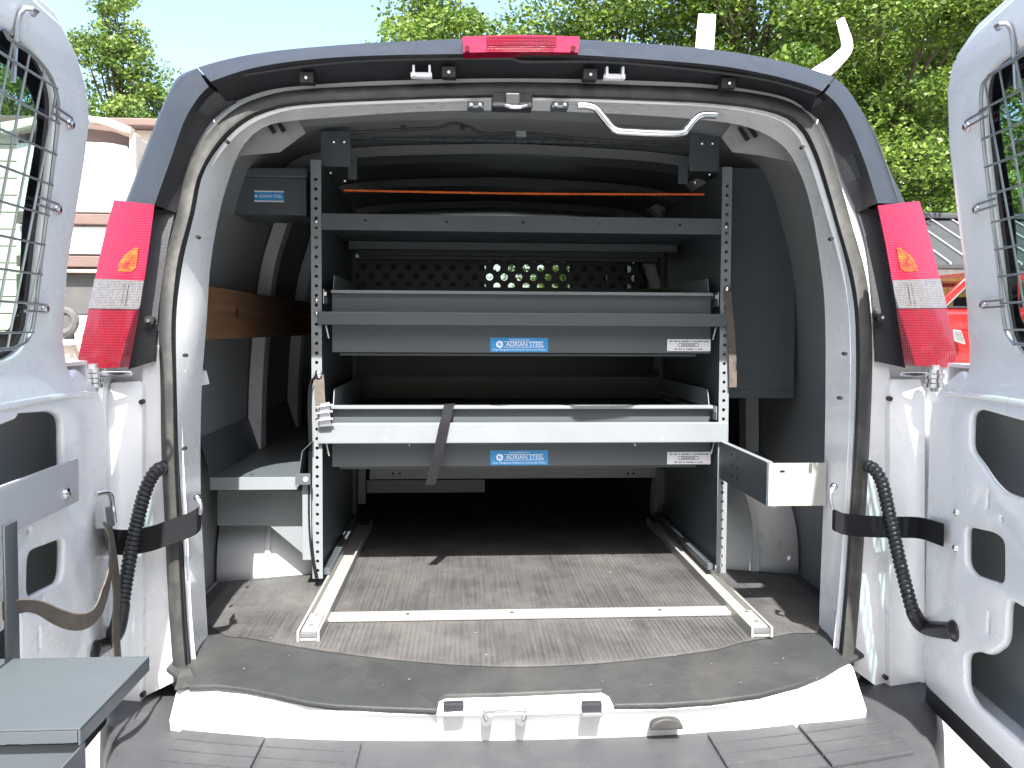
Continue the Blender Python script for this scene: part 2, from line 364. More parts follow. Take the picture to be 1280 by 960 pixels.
# wheelhouses
def wheelhouse(s):
    xi, xo = (XC-.615, XC-.925) if s < 0 else (XC+.645, XC+.925)
    prof = []
    for i in range(15):
        a = math.pi*i/14; prof.append((1.14-.47*math.cos(a), .345*math.sin(a)**.8-.012))
    def c(x, k): return [(x, 1.14+(y-1.14)*k, z*k if z > 0 else z) for y, z in prof]
    sgn = 1 if s < 0 else -1
    loft('wheelhouse', [c(xo, 1.0), c(xi-sgn*.05, .985), c(xi-sgn*.012, .95), c(xi, .88), c(xi, .3)], 'wheelarch', van, n=40, thick=.004)
    loft('wheelhouse_seam', [c((xo+xi)/2-.01, 1.0), c((xo+xi)/2-.006, 1.02), c((xo+xi)/2+.006, 1.02), c((xo+xi)/2+.01, 1.0)], 'wheelarch', van, n=40)
wheelhouse(-1); wheelhouse(1)

# ---- rear opening: flange, seal, jamb (traced round the opening from lower left to lower right)
C_in = [(252, 812), (248, 740), (243, 640), (242, 560), (244, 480), (250, 400), (255, 330), (265, 270), (280, 215), (298, 175), (325, 152), (365, 144), (430, 139), (520, 133), (640, 131), (760, 135), (870, 142), (940, 152), (985, 174), (1008, 207), (1024, 255), (1035, 320), (1042, 385), (1043, 500), (1040, 640), (1037, 720), (1034, 805)]
C_fl = [(240, 838), (234, 773), (228, 650), (223, 560), (221, 484), (220, 420), (222, 375), (230, 320), (243, 267), (254, 217), (279, 178), (308, 152), (343, 137), (384, 130), (480, 125), (640, 121), (800, 125), (900, 130), (968, 142), (998, 160), (1015, 190), (1029, 230), (1047, 290), (1060, 340), (1068, 387), (1070, 450), (1069, 520), (1064, 620), (1056, 740), (1048, 822)]
C_se = [(226, 852), (220, 773), (214, 650), (210, 560), (209, 484), (207, 420), (209, 375), (216, 320), (230, 267), (241, 217), (267, 172), (300, 142), (337, 127), (380, 120), (480, 115), (640, 111), (800, 115), (900, 120), (975, 132), (1008, 152), (1027, 185), (1042, 230), (1059, 290), (1073, 340), (1080, 387), (1082, 450), (1080, 520), (1075, 620), (1067, 740), (1059, 832)]
C_ja = [(178, 872), (178, 773), (178, 640), (178, 560), (178, 470), (180, 430), (183, 390), (190, 330), (205, 262), (222, 205), (252, 155), (285, 122), (330, 110), (380, 106), (480, 101), (640, 97), (800, 101), (900, 106), (980, 116), (1025, 140), (1048, 180), (1066, 225), (1087, 262), (1098, 330), (1107, 390), (1110, 430), (1112, 470), (1112, 560), (1112, 640), (1112, 773), (1112, 870)]
s_in = [S(x, y, .125) for x, y in C_in]; s_fl = [S(x, y, .012) for x, y in C_fl]
s_se = [S(x, y, .0) for x, y in C_se]; s_ja = [S(x, y, .02) for x, y in C_ja]
s_fold = [p+Vector((0, .05, 0)) for p in s_in]
def toward(pts, k): return [p+Vector((math.copysign(k, p.x-XC) if abs(p.x-XC) > .5 else 0, 0, k if p.z > 1.1 else 0)) for p in pts]
loft('opening_flange', [s_fl, [a.lerp(b, .55)+Vector((0, -.012, 0)) for a, b in zip(resample(s_fl, 60), resample(s_in, 60))], s_in, s_fold, [p+Vector((0, .02, 0)) for p in toward(s_fold, .05)]], 'white', van, n=140)
loft('door_jamb', [s_ja, [a.lerp(b, .7)+Vector((0, .02, 0)) for a, b in zip(resample(s_ja, 60), resample(s_se, 60))], [p+Vector((0, .02, 0)) for p in s_se], [p+Vector((0, .03, 0)) for p in s_fl]], 'white', van, n=140)
sp = resample(s_se, 150)
def offs(px, k):
    out = []
    for i, p in enumerate(px):
        a = Vector(px[max(i-1, 0)]); b = Vector(px[min(i+1, len(px)-1)]); t = (b-a).normalized(); out.append((p[0]+t.y*k, p[1]-t.x*k))
    return out
loft('weatherstrip', [[S(x, y, o_) for x, y in offs(C_se, k)] for k, o_ in ((-9, .02), (-9.5, .0), (-7, -.010), (-2, -.014), (4, -.012), (8, -.003), (8.5, .02))], 'rubber', van, n=150)
ws = resample([a.lerp(b, .62)+Vector((0, .006, 0)) for a, b in zip(resample(s_se, 90), resample(s_fl, 90))], 140)
V, Fc = tubedata(ws, .007, 8); mk('weatherstrip_lip', V, Fc, 'rubber_blk', van, True)
for (x, y) in ((249, 297), (285, 178), (233, 444), (1037, 299), (1054, 442), (1001, 185), (232, 560), (1048, 497)):
    p = S(x, y, -.001); disc('plug_hole', S(x, y, .016), (0, -1, 0), .0045, .014, 'hole', van, 8)
# rubber foot of the seal on the left
hexa('seal_foot', [PZ(216, 864, 0), PZ(247, 856, 0), PZ(252, 850, 0), PZ(222, 852, 0)], [P(226, 838, -.03), P(238, 836, -.03), P(240, 832, .0), P(226, 832, .0)], 'rubber', van, .003)

# ---- black upper trim in three pieces
T_face_l = [(193, 256), (213, 200), (230, 152), (247, 123), (261, 108)]
T_out_l = [(155, 255), (166, 228), (181, 188), (200, 140), (212, 113), (224, 95), (246, 85)]
T_in_l = [(220, 266), (234, 208), (256, 163), (275, 142), (296, 128)]
T_face_c = [(263, 102), (312, 86), (380, 75), (480, 69), (650, 67), (730, 69), (880, 80), (955, 92), (1005, 105), (1028, 114)]
T_out_c = [(248, 84), (280, 75), (330, 66), (400, 59), (500, 52), (650, 47), (800, 54), (900, 63), (980, 77), (1040, 95)]
T_face_r = [(1097, 254), (1080, 200), (1060, 153), (1046, 130), (1031, 116)]
T_out_r = [(1133, 257), (1110, 208), (1090, 164), (1068, 126), (1055, 108), (1042, 97)]
T_in_r = [(1072, 266), (1053, 222), (1040, 182), (1025, 152), (1002, 134)]
T_in_c = [(285, 131), (330, 114), (380, 107), (480, 101), (640, 98), (800, 101), (900, 107), (980, 121), (1012, 140)]
def trim(o_, f_, i_, name, fo=-.055):
    o1 = [S(x, y, .05) for x, y in o_]; f1 = [S(x, y, fo) for x, y in f_]; i1 = [S(x, y, .012) for x, y in i_]
    cen = Vector((XC, 0, .9))
    o2 = [p+Vector((0, .09, .0))+(p-cen)*.004 for p in o1]
    R = [resample(q, 60) for q in (o2, o1, f1, i1)]
    def mid(a, b, t, k): return [p.lerp(q, t)+Vector((0, k, 0)) for p, q in zip(a, b)]
    loft(name, [R[0], R[1], mid(R[1], R[2], .25, -.022), mid(R[1], R[2], .9, -.004), R[2], mid(R[2], R[3], .06, .004), mid(R[2], R[3], .12, .022), R[3]], 'black', van, n=60)
trim(T_out_l, T_face_l, T_in_l, 'corner_trim'); trim(T_out_r, T_face_r, T_in_r, 'corner_trim'); trim(T_out_c, T_face_c, T_in_c, 'roof_trim', -.085)
# lip under the roof trim
lipc = [(300, 94), (400, 80), (500, 74), (640, 73), (655, 77), (760, 77), (880, 88), (960, 100), (1020, 117)]
tube('trim_lip', resample([S(x, y, -.06) for x, y in lipc], 60), .005, 'black', van)
# clips, screws in the channel
for x, y in ((383, 97), (561, 90), (738, 93), (911, 104)):
    pxbox('trim_clip', x-9, y-8, x+9, y+6, S(x, y, -.045).y, .03, 'rubber_blk', van, .003); disc('trim_screw', S(x, y, -.047), (0, -1, -.3), .0035, .006, 'chrome', van, 8)
for x, y in ((526, 91), (768, 93)):
    q = S(x, y, -.045)
    pxbox('bracket_tab', x-13, y-1, x+14, y+5, q.y, .02, 'white', van)
    for dx in (-9, 11): pxbox('bracket_fin', x+dx-1.5, y-10, x+dx+1.5, y+3, q.y-.008, .02, 'white', van, .0005)
# third brake light
bl = empty('brake_light', S(650, 58, -.05), van)
c4 = [S(578, 50, -.05), S(650, 48, -.05), S(723, 50, -.05)]; d4 = [S(579, 67, -.092), S(650, 66, -.092), S(722, 67, -.092)]
loft('lamp_housing', [[p+Vector((0, .03, 0)) for p in c4], [p+Vector((0, -.022, 0)) for p in c4], [p+Vector((0, -.004, .001)) for p in d4], [p+Vector((0, .03, -.002)) for p in d4]], 'red', bl, n=24)
for k in range(6):
    a = .2+.11*k
    pa = [c.lerp(d, a)+Vector((0, -.027+.0*k, 0)) for c, d in zip(c4, d4)]
    R = resample(pa, 21)[4:17]
    tube('lens_ridge', R, .0022, 'redd' if k % 2 else 'red', bl, 6)
for x in (584, 716): disc('lamp_screw', S(x, 60, -.098), (0, -1, -.4), .006, .008, 'redd', bl, 10)

# ---- tail lights
def taillight(outer, inner, name, s):
    t = empty('tail_light', S(*inner[-1], 0), van)
    n = 41
    o1 = resample([S(x, y, .07) for x, y in outer], n); i1 = resample([S(x, y, -.055) for x, y in inner], n)
    o0 = [p+Vector((-s*.0, .05, 0)) for p in o1]
    i0 = resample([S(x-s*5, y+1, .035) for x, y in inner], n)
    def cross(a, b, push=0):
        rows = []
        for t_, k in ((0, 0), (.12, -.075), (.3, -.062), (.8, -.02), (.97, -.003), (1, 0)):
            rows.append([o1[j].lerp(i1[j], t_)+Vector((0, k-push, 0)) for j in range(a, b+1)])
        return rows
    def seg(nm, a, b, m, push=0):
        rows = cross(a, b, push); loft(nm, [o0[a:b+1]]+rows+[i0[a:b+1]], m, t, n=(b-a)*2+1, sm=False)
    seg('upper_lens', 0, 19, 'red'); seg('reverse_lens', 19, 26, 'clear', .002); seg('lower_lens', 26, 40, 'redd')
    # fine prisms on the clear lens
    for k in range(9):
        f = .16+.075*k; pr = [o1[j].lerp(i1[j], f)+Vector((0, -.075+.062*f, 0)) for j in range(20, 26)]
        tube('lens_prism', pr, .0012, 'clear', t, 5)
    kk = lambda f: float(np.interp(f, (0, .12, .3, .8, .97, 1), (0, -.075, -.062, -.02, -.003, 0)))
    rows = [[o1[j].lerp(i1[j], f)+Vector((0, kk(f)-.0015, 0)) for j in range(j0, j1+1)] for f, j0, j1 in ((.52, 15, 17), (.6, 13, 17), (.68, 12, 17), (.76, 11, 17), (.83, 11, 16))]
    loft('amber_glow_patch', rows, 'amber', t, n=12)  # thin patch that puts an amber glow onto the lens as colour
    # pocket wall between lamp and jamb
    rows = [[p+Vector((0, .0, 0)) for p in i0], ]
    return t, i0
tl, il = taillight([(155, 256), (140, 310), (125, 380), (112, 440), (110, 459)], [(193, 256), (186, 310), (177, 372), (167, 428), (161, 459)], 'l', -1)
tr_, ir = taillight([(1133, 257), (1148, 310), (1163, 372), (1176, 430), (1178, 457)], [(1097, 257), (1108, 310), (1118, 370), (1127, 430), (1131, 457)], 'r', 1)
for pocket, jx in (([(190, 262), (184, 310), (176, 372), (167, 428), (160, 462)], [(219, 262), (209, 310), (200, 372), (195, 420), (192, 452)]), ([(1100, 262), (1110, 310), (1120, 370), (1128, 430), (1132, 460)], [(1071, 262), (1084, 310), (1091, 370), (1094, 420), (1096, 452)])):
    loft('lamp_pocket', [[S(x, y, -.01) for x, y in pocket], [S(x, y, .012) for x, y in jx], [S(x+(4 if x < 600 else -4), y, .03) for x, y in jx]], 'black', van, n=30)
for x, y in ((190, 401), (1097, 397)):
    q = S(x, y, -.004); disc('bump_stop', q, (0, -1, 0), .011, .02, 'rubber_blk', van, 12); disc('bump_stop_screw', q+Vector((0, -.021, 0)), (0, -1, 0), .004, .003, 'chrome', van, 8)

# ---- corner posts below the lamps (raised pressing that carries the hinges)
def fac(pts, off0, th, name, m, bev=.004, parent=van):
    a = [S(x, y, off0) for x, y in pts]; n = len(a)
    return mk(name, a+[p+Vector((0, th, 0)) for p in a], [tuple(range(n)), tuple(range(2*n-1, n-1, -1))]+[(i, (i+1) % n, (i+1) % n+n, i+n) for i in range(n)], m, parent, True, bevel=bev)
fac([(96, 462), (182, 452), (182, 874), (150, 888), (96, 880)], .03, .1, 'corner_post', 'white')
fac([(138, 478), (172, 476), (178, 484), (178, 868), (174, 890), (132, 880), (132, 500)], -.0, .032, 'corner_pad', 'white', .006)
fac([(1108, 452), (1192, 460), (1192, 880), (1140, 880), (1112, 868)], .03, .1, 'corner_post', 'white')
fac([(1118, 474), (1150, 473), (1157, 490), (1157, 870), (1150, 882), (1112, 868), (1112, 484)], -.0, .032, 'corner_pad', 'white', .006)
for x, y in ((179, 502), (180, 866), (1110, 498), (1105, 845)):
    disc('jamb_plug', S(x, y, .006), (0, -1, 0), .006, .012, 'rubber_blk', van, 8)
# hinges under the lamps
for s, hx in ((-1, 117), (1, 1168)):
    h = empty('door_hinge', S(hx, 474, 0), van)
    base = S(hx, 484, -.06)
    for k in range(4): 
        c = base+Vector((0, 0, .011*k)); disc('hinge_knuckle', c, (0, 0, 1), .021 if k % 2 else .024, .009, 'chrome', h, 16)
    disc('hinge_pin', base-Vector((0, 0, .01)), (0, 0, 1), .010, .062, 'steel', h, 12)
    box('hinge_leaf', base.x+(.0 if s < 0 else -.085), base.x+(.085 if s < 0 else .0), base.y-.004, base.y+.004, base.z+.026, base.z+.036, 'chrome', h)

# ---- header latch and grab handle
hl = empty('header_latch', S(640, 125, 0), van)
pxbox('latch_body', 615, 117, 666, 134, S(640, 125, -.012).y, .05, 'black', hl, .004)
pxbox('latch_block', 632, 116, 650, 131, S(640, 125, -.03).y, .03, 'rubber_blk', hl, .003)
tube('latch_bar', [S(632, 132, -.03), S(640, 134, -.036), S(650, 134, -.036), S(658, 132, -.03)], .005, 'chrome', hl)
for x in (594, 700):
    pxbox('latch_bracket', x-10, 126, x+11, 135, S(x, 130, -.004).y, .04, 'grey', hl, .003)
    for dx in (-5, 6): disc('latch_bolt', S(x+dx, 131, -.006), (0, -1, 0), .004, .004, 'steel', hl, 8)
gh = [(722, 132), (734, 132), (745, 136), (757, 150), (768, 162), (785, 165), (848, 167), (858, 162), (868, 150), (877, 144), (895, 144)]
tube('grab_handle', resample([S(x, y, -.012) for x, y in gh], 50), .0085, 'chrome', van, 12)
# wiring across the header
tube('roof_wire', resample([P(x, y, .42) for x, y in ((440, 166), (500, 162), (545, 160), (565, 154), (585, 158), (605, 167), (660, 167), (760, 176), (860, 178))], 50), .004, 'rubber_blk', van, 6)
for x in (504, 578): pxbox('wire_clip', x-3, 156, x+3, 162, .41, .01, 'rubber_blk', van)
pxbox('wire_connector', 645, 163, 658, 170, .40, .02, 'white_shaded', van)
# vent slots up in the corners
for q in (((286, 196), (312, 140), (362, 132), (382, 166), (350, 190)), ((902, 172), (926, 138), (985, 150), (1004, 205), (950, 194), (916, 190))):
    plate('corner_gusset', [(P(x, y, .315).x, P(x, y, .315).z) for x, y in q], [], .003, FACE(.315), 'gusset', van)
for q in (((331, 152), (336, 150), (346, 165), (341, 168)), ((343, 150), (348, 149), (358, 163), (353, 166)), ((922, 160), (927, 158), (938, 174), (932, 177)), ((933, 158), (938, 156), (948, 170), (943, 173))):
    hexa('vent_slot', [P(x, y, .30) for x, y in q], [P(x, y, .31) for x, y in q], 'hole', van, 0)
# ---- sill, with striker
m_edge = [(236, 857), (270, 856), (305, 860), (345, 868), (385, 877), (420, 881), (480, 884), (546, 886), (549, 872), (558, 868), (640, 866), (752, 861), (761, 866), (768, 880), (830, 879), (890, 875), (950, 867), (1000, 854), (1030, 842), (1052, 830)]
ME = [PZ(x, y, .004) for x, y in m_edge]
sb = [PZ(x, y, -.075) for x, y in ((213, 906), (260, 911), (345, 915), (420, 918), (520, 919), (640, 918), (760, 915), (850, 911), (900, 907), (980, 903), (1040, 899), (1082, 894))]
sm_edge = [PZ(x, y, -.006) for x, y in ((222, 860), (270, 858), (305, 862), (345, 870), (420, 884), (480, 888), (640, 888), (770, 884), (830, 882), (890, 878), (950, 870), (1000, 857), (1030, 845), (1066, 834))]
inn = [p+Vector((0, .25, 0)) for p in sm_edge]
loft('sill', [inn, [p+Vector((0, .006, .001)) for p in sm_edge], [p+Vector((0, -.006, -.006)) for p in sm_edge], [p+Vector((0, -.004, .012)) for p in sb], [p+Vector((0, .01, -.05)) for p in sb]], 'white', van, n=90)
st = empty('door_striker', PZ(628, 895, -.03), van)
for x in (567, 740):
    a = PZ(x-13, 890, -.02); 
    Yp = PZ(x, 890, -.03).y
    pxbox('striker_pad', x-13, 879, x+13, 894, Yp-.044, .014, 'black', st, .004); pxbox('pad_lip', x-13, 892, x+13, 897, Yp-.048, .014, 'steel', st, .002)
Yp = PZ(628, 892, -.03).y-.026
tube('striker_loop', resample([P(x, y, Yp-.012) for x, y in ((608, 899), (606, 889), (618, 887), (642, 887), (656, 889), (654, 899))], 24), .005, 'steel', st)
for x in (608, 651): disc('striker_bolt', P(x, 898, Yp), (0, -1, 0), .011, .012, 'steel', st, 12)
Yd_ = PZ(834, 911, -.06).y-.012; pd = P(834, 911, Yd_)
plate('sill_drain', [(pd.x+.034*math.cos(math.pi*i/16), pd.z+.020*math.sin(math.pi*i/16)) for i in range(17)]+[(pd.x-.034, pd.z-.003), (pd.x+.034, pd.z-.003)], [], .02, FACE(Yd_), 'rubber', van, .003)
# ---- bumper
bmp = empty('rear_bumper', (XC, -.3, -.3), van)
def bc(yo, z, inset=0):
    pts = []
    for i in range(41):
        t = -1+2*i/40; x = 1.0*t; curve = -.16*(1-t*t)-.03
        e = max(0, abs(t)-.72)/.28
        pts.append((XC+(x-math.copysign(inset, x)*e), curve*1+yo+e*e*.30, z))
    return pts
loft('bumper_cover', [bc(.12, -.10), bc(.0, -.088), bc(-.19, -.088, .02), bc(-.215, -.094, .015), bc(-.228, -.115), bc(-.235, -.2), bc(-.225, -.34), bc(-.1, -.36)], 'bumper', bmp, n=80)
# raised step pads with grooves between them
def pad(x0, x1, r0_, r1_, nm):
    def pt(x, r, z):
        t = (x-XC)/1.0; cv = -.16*(1-t*t)-.03; return Vector((x, cv-.19*r, z))
    n = 10; V = []; Fc = []
    for z in (-.087, -.0795):
        for r in (r0_, r1_):
            for i in range(n): V.append(pt(x0+(x1-x0)*i/(n-1), r, z))
    for i in range(n-1):
        Fc += [(2*n+i, 2*n+i+1, 3*n+i+1, 3*n+i), (i, 2*n+i, 2*n+i+1, i+1), (n+i, n+i+1, 3*n+i+1, 3*n+i)]
    Fc += [(0, n, 3*n, 2*n), (n-1, 3*n-1, 4*n-1, 2*n-1)]
    mk(nm, V, Fc, 'bumper', bmp, bevel=.003)
for x0, x1 in ((-.72, -.535), (-.525, -.33), (.40, .60), (.61, .80)):
    for r in range(4): pad(x0, x1, .12+r*.22, .12+r*.22+.205, 'step_tread')

# ---- roof ladder rack
lr = thing('ladder_rack', 'white steel ladder rack with upturned hook on the van roof', 'ladder rack', (.6, .6, 1.45))
a = P(872, 70, .75); b = P(879, 17, .75)
hexa('rack_upright', [P(868, 70, .75), P(892, 70, .75), P(892, 70, .79), P(868, 70, .79)], [P(873, 17, .75), P(895, 18, .75), P(895, 18, .79), P(873, 17, .79)], 'white', lr, .004)
tube('rack_hook', resample([P(x, y, .62) for x, y in ((1020, 96), (1042, 80), (1056, 66), (1059, 60), (1058, 50), (1054, 36), (1050, 24))], 24, False), [.027-.0145*i/23 for i in range(24)], 'white', lr, 8)
box('rack_crossbar', XC-.8, XC+.83, .64, .70, 1.463, 1.483, 'white', lr, .004)

# ================================================================== REAR DOORS
def build_door(s, k, upper_px, win_px, holes_px, slots, brk_px, mesh_off):
    H = Vector((-.945 if s < 0 else 1.005, -.05, 0)); d = Vector((-s*k, -1, 0)).normalized()
    n = Vector((-d.y, d.x, 0)) if s < 0 else Vector((d.y, -d.x, 0))
    w0 = .03
    def uz(x, y, off=0):
        p = hit(x, y, lambda p: (p-H).dot(n)-(w0+off+lean(p.z))); return ((p-H).dot(d), p.z)
    def at(u, z, off=0): return H+d*u+n*(w0+off+lean(z))+ZV*z
    dr = empty('rear_door', at(.35, -.06), van)
    V_up = ZV+n*.2; ZB = .70
    fr_up = (H+n*w0+ZV*ZB, d, V_up, n); fr_lo = (H+n*w0, d, ZV, n)
    up_pts = [uz(x, y) for x, y in upper_px]
    zt = up_pts[-1][1]
    outline = [(u, max(z, ZB)-ZB) for u, z in up_pts] + [(.60, zt+.012-ZB), (.70, zt+.01-ZB), (.745, zt-.06-ZB), (.745, 0)]
    wn = [uz(x, y) for x, y in win_px]
    win = wn+[(.60, wn[-1][1]+.006), (.655, wn[-1][1]-.05), (.665, .95), (.655, wn[0][1]+.05), (.61, wn[0][1])]
    def grow(poly, g):
        cx = sum(p[0] for p in poly)/len(poly); cz = sum(p[1] for p in poly)/len(poly); out = []
        for i, p in enumerate(poly):
            a = Vector(poly[i-1]); b = Vector(poly[(i+1) % len(poly)]); t = (b-a).normalized(); nn = Vector((t.y, -t.x))
            if nn.dot(Vector(p)-Vector((cx, cz))) < 0: nn = -nn
            out.append(Vector(p)+nn*g)
        return out
    wl = [(u, z-ZB) for u, z in win]
    sm2 = lambda pl: [Vector((q.x, q.y)) for q in resample([Vector((p[0], p[1], 0)) for p in pl]+[Vector((pl[0][0], pl[0][1], 0))], 90)][:-1]
    win_s = sm2(wl)
    out_s = [Vector(p) for p in outline]
    c_ = sum(win_s, Vector((0, 0)))/len(win_s)
    # stepped return: outer flange of the door, behind and a little bigger
    plate('outer_flange', grow(out_s, .022), [grow(win_s, .008)], .018, (fr_up[0]-n*.0165, d, V_up, n), 'white', dr, .005)
    plate('glass_border', grow(win_s, .02), [[c_+(p-c_)*(1-.045/(p-c_).length) for p in win_s]], .002, (fr_up[0]-n*.010, d, V_up, n), 'frit', dr)
    plate('window_glass', grow(win_s, .02), [], .004, (fr_up[0]-n*.0125, d, V_up, n), 'glass', dr)
    # lower panel
    lo_off = .022
    lower = [(.745, -.045), (.03, -.045), (.012, -.02), (.012, .58), (.03, .63), (.075, .67), (.13, .70)]
    hs = []
    for h in holes_px:
        hs.append(rnd([uz(x, y, lo_off) if not isinstance(x, str) else (float(x), y) for x, y in h], .022, 4))
    for (x, y, r) in slots:
        u, z = uz(x, y, lo_off)
        if r > 0: hs.append(circ(u, z, r, 8))
        else: hs.append([(u-.005, z-.022), (u+.005, z-.022), (u+.005, z+.006), (u+.002, z+.006), (u+.002, z+.02), (u-.002, z+.02), (u-.002, z+.006), (u-.005, z+.006)])
    full = [Vector((.745, -.045))]+rnd(lower, .03, 4)[5:] + [Vector((p[0], p[1]+ZB)) for p in out_s[1:]]
    me = platemesh(full, hs+[[(p.x, p.y+ZB) for p in win_s]], .016, .006)
    bm = bmesh.new(); bm.from_mesh(me); bpy.data.meshes.remove(me)
    for zc in (.58, .62, .66, .70, .74, .78): bmesh.ops.bisect_plane(bm, geom=bm.verts[:]+bm.edges[:]+bm.faces[:], plane_co=(0, zc, 0), plane_no=(0, 1, 0))
    bm.verts.ensure_lookup_table()
    def bulge(z): return lean(z)+lo_off*(1-min(max((z-.60)/.16, 0), 1)**2*(3-2*min(max((z-.60)/.16, 0), 1)))
    mk('inner_panel', [H+d*v.co.x+n*(w0+v.co.z-.008+bulge(v.co.y))+ZV*v.co.y for v in bm.verts], [[v.index for v in f.verts] for f in bm.faces], 'white', dr, True); bm.free()
    plate('outer_skin', rnd([(.0, -.08), (.76, -.08), (.76, .74), (.0, .74)], .03), [], .006, (fr_lo[0]-n*.075, d, ZV, n), 'white', dr)
    plate('cavity_shade_sheet', [(.03, -.03), (.73, -.03), (.73, .69), (.03, .69)], [], .0015, (fr_lo[0]-n*.0728, d, ZV, n), 'white_shaded', dr)  # dark sheet added so the door cavity looks shaded through the openings
    plate('door_edge', [(.014, -.043), (.743, -.043), (.743, .705), (.014, .705)], [[(.024, -.033), (.733, -.033), (.733, .697), (.024, .697)]], .0585, (fr_lo[0]-n*.0145, d, ZV, n), 'white', dr)
    plate('bottom_seal', rnd([(.0, -.10), (.75, -.10), (.75, -.047), (.0, -.047)], .015), [], .05, (fr_lo[0]+n*.012, d, ZV, n), 'rubber_blk', dr, .01)
    # inner stiffener and cable seen through the openings
    plate('stiffener', [(.3, -.03), (.36, -.03), (.36, .66), (.3, .66)], [], .012, (fr_lo[0]-n*.05, d, ZV, n), 'white_shaded', dr, .004)
    cab = [at(u, z, -.045) for u, z in ((.62, .30), (.5, .2), (.42, .09), (.36, .05), (.32, .08), (.34, .13), (.45, .15), (.62, .10))]
    tube('inner_cable', resample(cab, 40), .007, 'rubber_blk', dr, 8)
    # belt crease
    tube('belt_crease', resample([at(.07, .635, lo_off-.003), at(.2, .645, lo_off-.003), at(.72, .645, lo_off-.003)], 20), .006, 'white', dr, 8)
    # wire guard over the window
    mo = mesh_off
    def wv(u, zz): return fr_up[0]+d*u+V_up*zz+n*mo
    ins = grow(win_s, -.02)
    def inside(u, z):
        c = False; j = len(ins)-1
        for i in range(len(ins)):
            a, b = ins[i], ins[j]
            if (a.y > z) != (b.y > z) and u < (b.x-a.x)*(z-a.y)/(b.y-a.y)+a.x: c = not c
            j = i
        return c
    V = []; Fc = []
    def addt(pts, r):
        a, b = tubedata(pts, r, 6); kk = len(V); V.extend(a); Fc.extend([tuple(i+kk for i in f) for f in b])
    umin = min(p.x for p in ins); umax = max(p.x for p in ins); zmin = min(p.y for p in ins); zmax = max(p.y for p in ins)
    q = umin+.022
    while q < umax:
        zs = [zmin+(zmax-zmin)*i/200 for i in range(201) if inside(q, zmin+(zmax-zmin)*i/200)]
        if zs: addt([wv(q, zs[0]), wv(q+.0, zs[-1])], .0021)
        q += .05
    q = zmin+.03
    while q < zmax:
        us = [umin+(umax-umin)*i/200 for i in range(201) if inside(umin+(umax-umin)*i/200, q)]
        if us: addt([wv(us[0], q)+n*.004, wv(us[-1], q)+n*.004], .0021)
        q += .05
    mk('wire_guard', V, Fc, 'steel', dr, True)
    rim = [wv(p.x, p.y) for p in ins]+[wv(ins[0].x, ins[0].y)]
    tube('guard_rim', rim, .0033, 'steel', dr, 8)
    for x, y in brk_px:
        u, z = uz(x, y); z -= ZB
        for dz in (-.006, .006):
            tube('guard_clip', resample([wv(u, z+dz)-n*(mo-.004), wv(u+.02, z+dz)-n*(mo-.012), wv(u+.05, z+dz), wv(u+.10, z+dz)+n*.004], 14), .0025, 'steel', dr, 6)
        disc('clip_bolt', wv(u, z)-n*(mo-.002), n, .010, .008, 'chrome', dr, 12, dome=1)
    u, z = uz(*( (26, 22) if s < 0 else (1262, 40) )); z -= ZB
    tube('guard_hook', resample([wv(u-.02, z+.012)-n*(mo-.006), wv(u, z+.012)-n*(mo-.02), wv(u+.012, z-.0)-n*.01, wv(u+.014, z-.1)], 16), .004, 'steel', dr, 8)
    return dr, uz, at, n, d
dl, uzl, atl, nl, ddl = build_door(-1, .04,
    [(80, 450), (80, 420), (82, 380), (86, 330), (97, 262), (107, 200), (113, 150), (109, 110), (98, 70), (78, 30), (45, 0)],
    [(4, 450), (24, 438), (36, 415), (42, 380), (51, 300), (60, 230), (69, 145), (66, 108), (54, 78), (30, 50), (4, 32)],
    [[(80, 585), (76, 592), (66, 588), ('.62', .47), ('.62', .60), (22, 524), (26, 517), (66, 514), (79, 522)],
     [(34, 748), (79, 726), (81, 672), (35, 690)], [('.60', .05), (27, 828), (27, 765), ('.60', .25)]],
    [(50, 797, -1), (7, 660, .006), (37, 665, .006), (54, 749, .005)],
    [(86, 155), (70, 262), (54, 386)], .014)
dr_, uzr, atr, nr, ddr = build_door(1, .11,
    [(1212, 450), (1209, 420), (1208, 390), (1203, 330), (1193, 250), (1185, 180), (1183, 112), (1190, 78), (1213, 45), (1263, 0)],
    [(1277, 443), (1264, 425), (1257, 400), (1250, 330), (1240, 250), (1231, 170), (1229, 112), (1240, 85), (1272, 61)],
    [[(1211, 562), (1222, 576), (1236, 598), (1252, 615), ('.64', .47), ('.64', .60), (1222, 511), (1212, 518)],
     [(1206, 706), (1216, 719), (1255, 731), (1255, 676), (1242, 666), (1206, 658)],
     [(1206, 860), (1217, 880), ('.66', .02), ('.66', .27), (1259, 748), (1256, 806), (1237, 820), (1222, 814), (1206, 818)]],
    [(1235, 778, -1), (1234, 622, -1), (1251, 649, .005)],
    [(1210, 158), (1222, 262), (1231, 381)], .014)

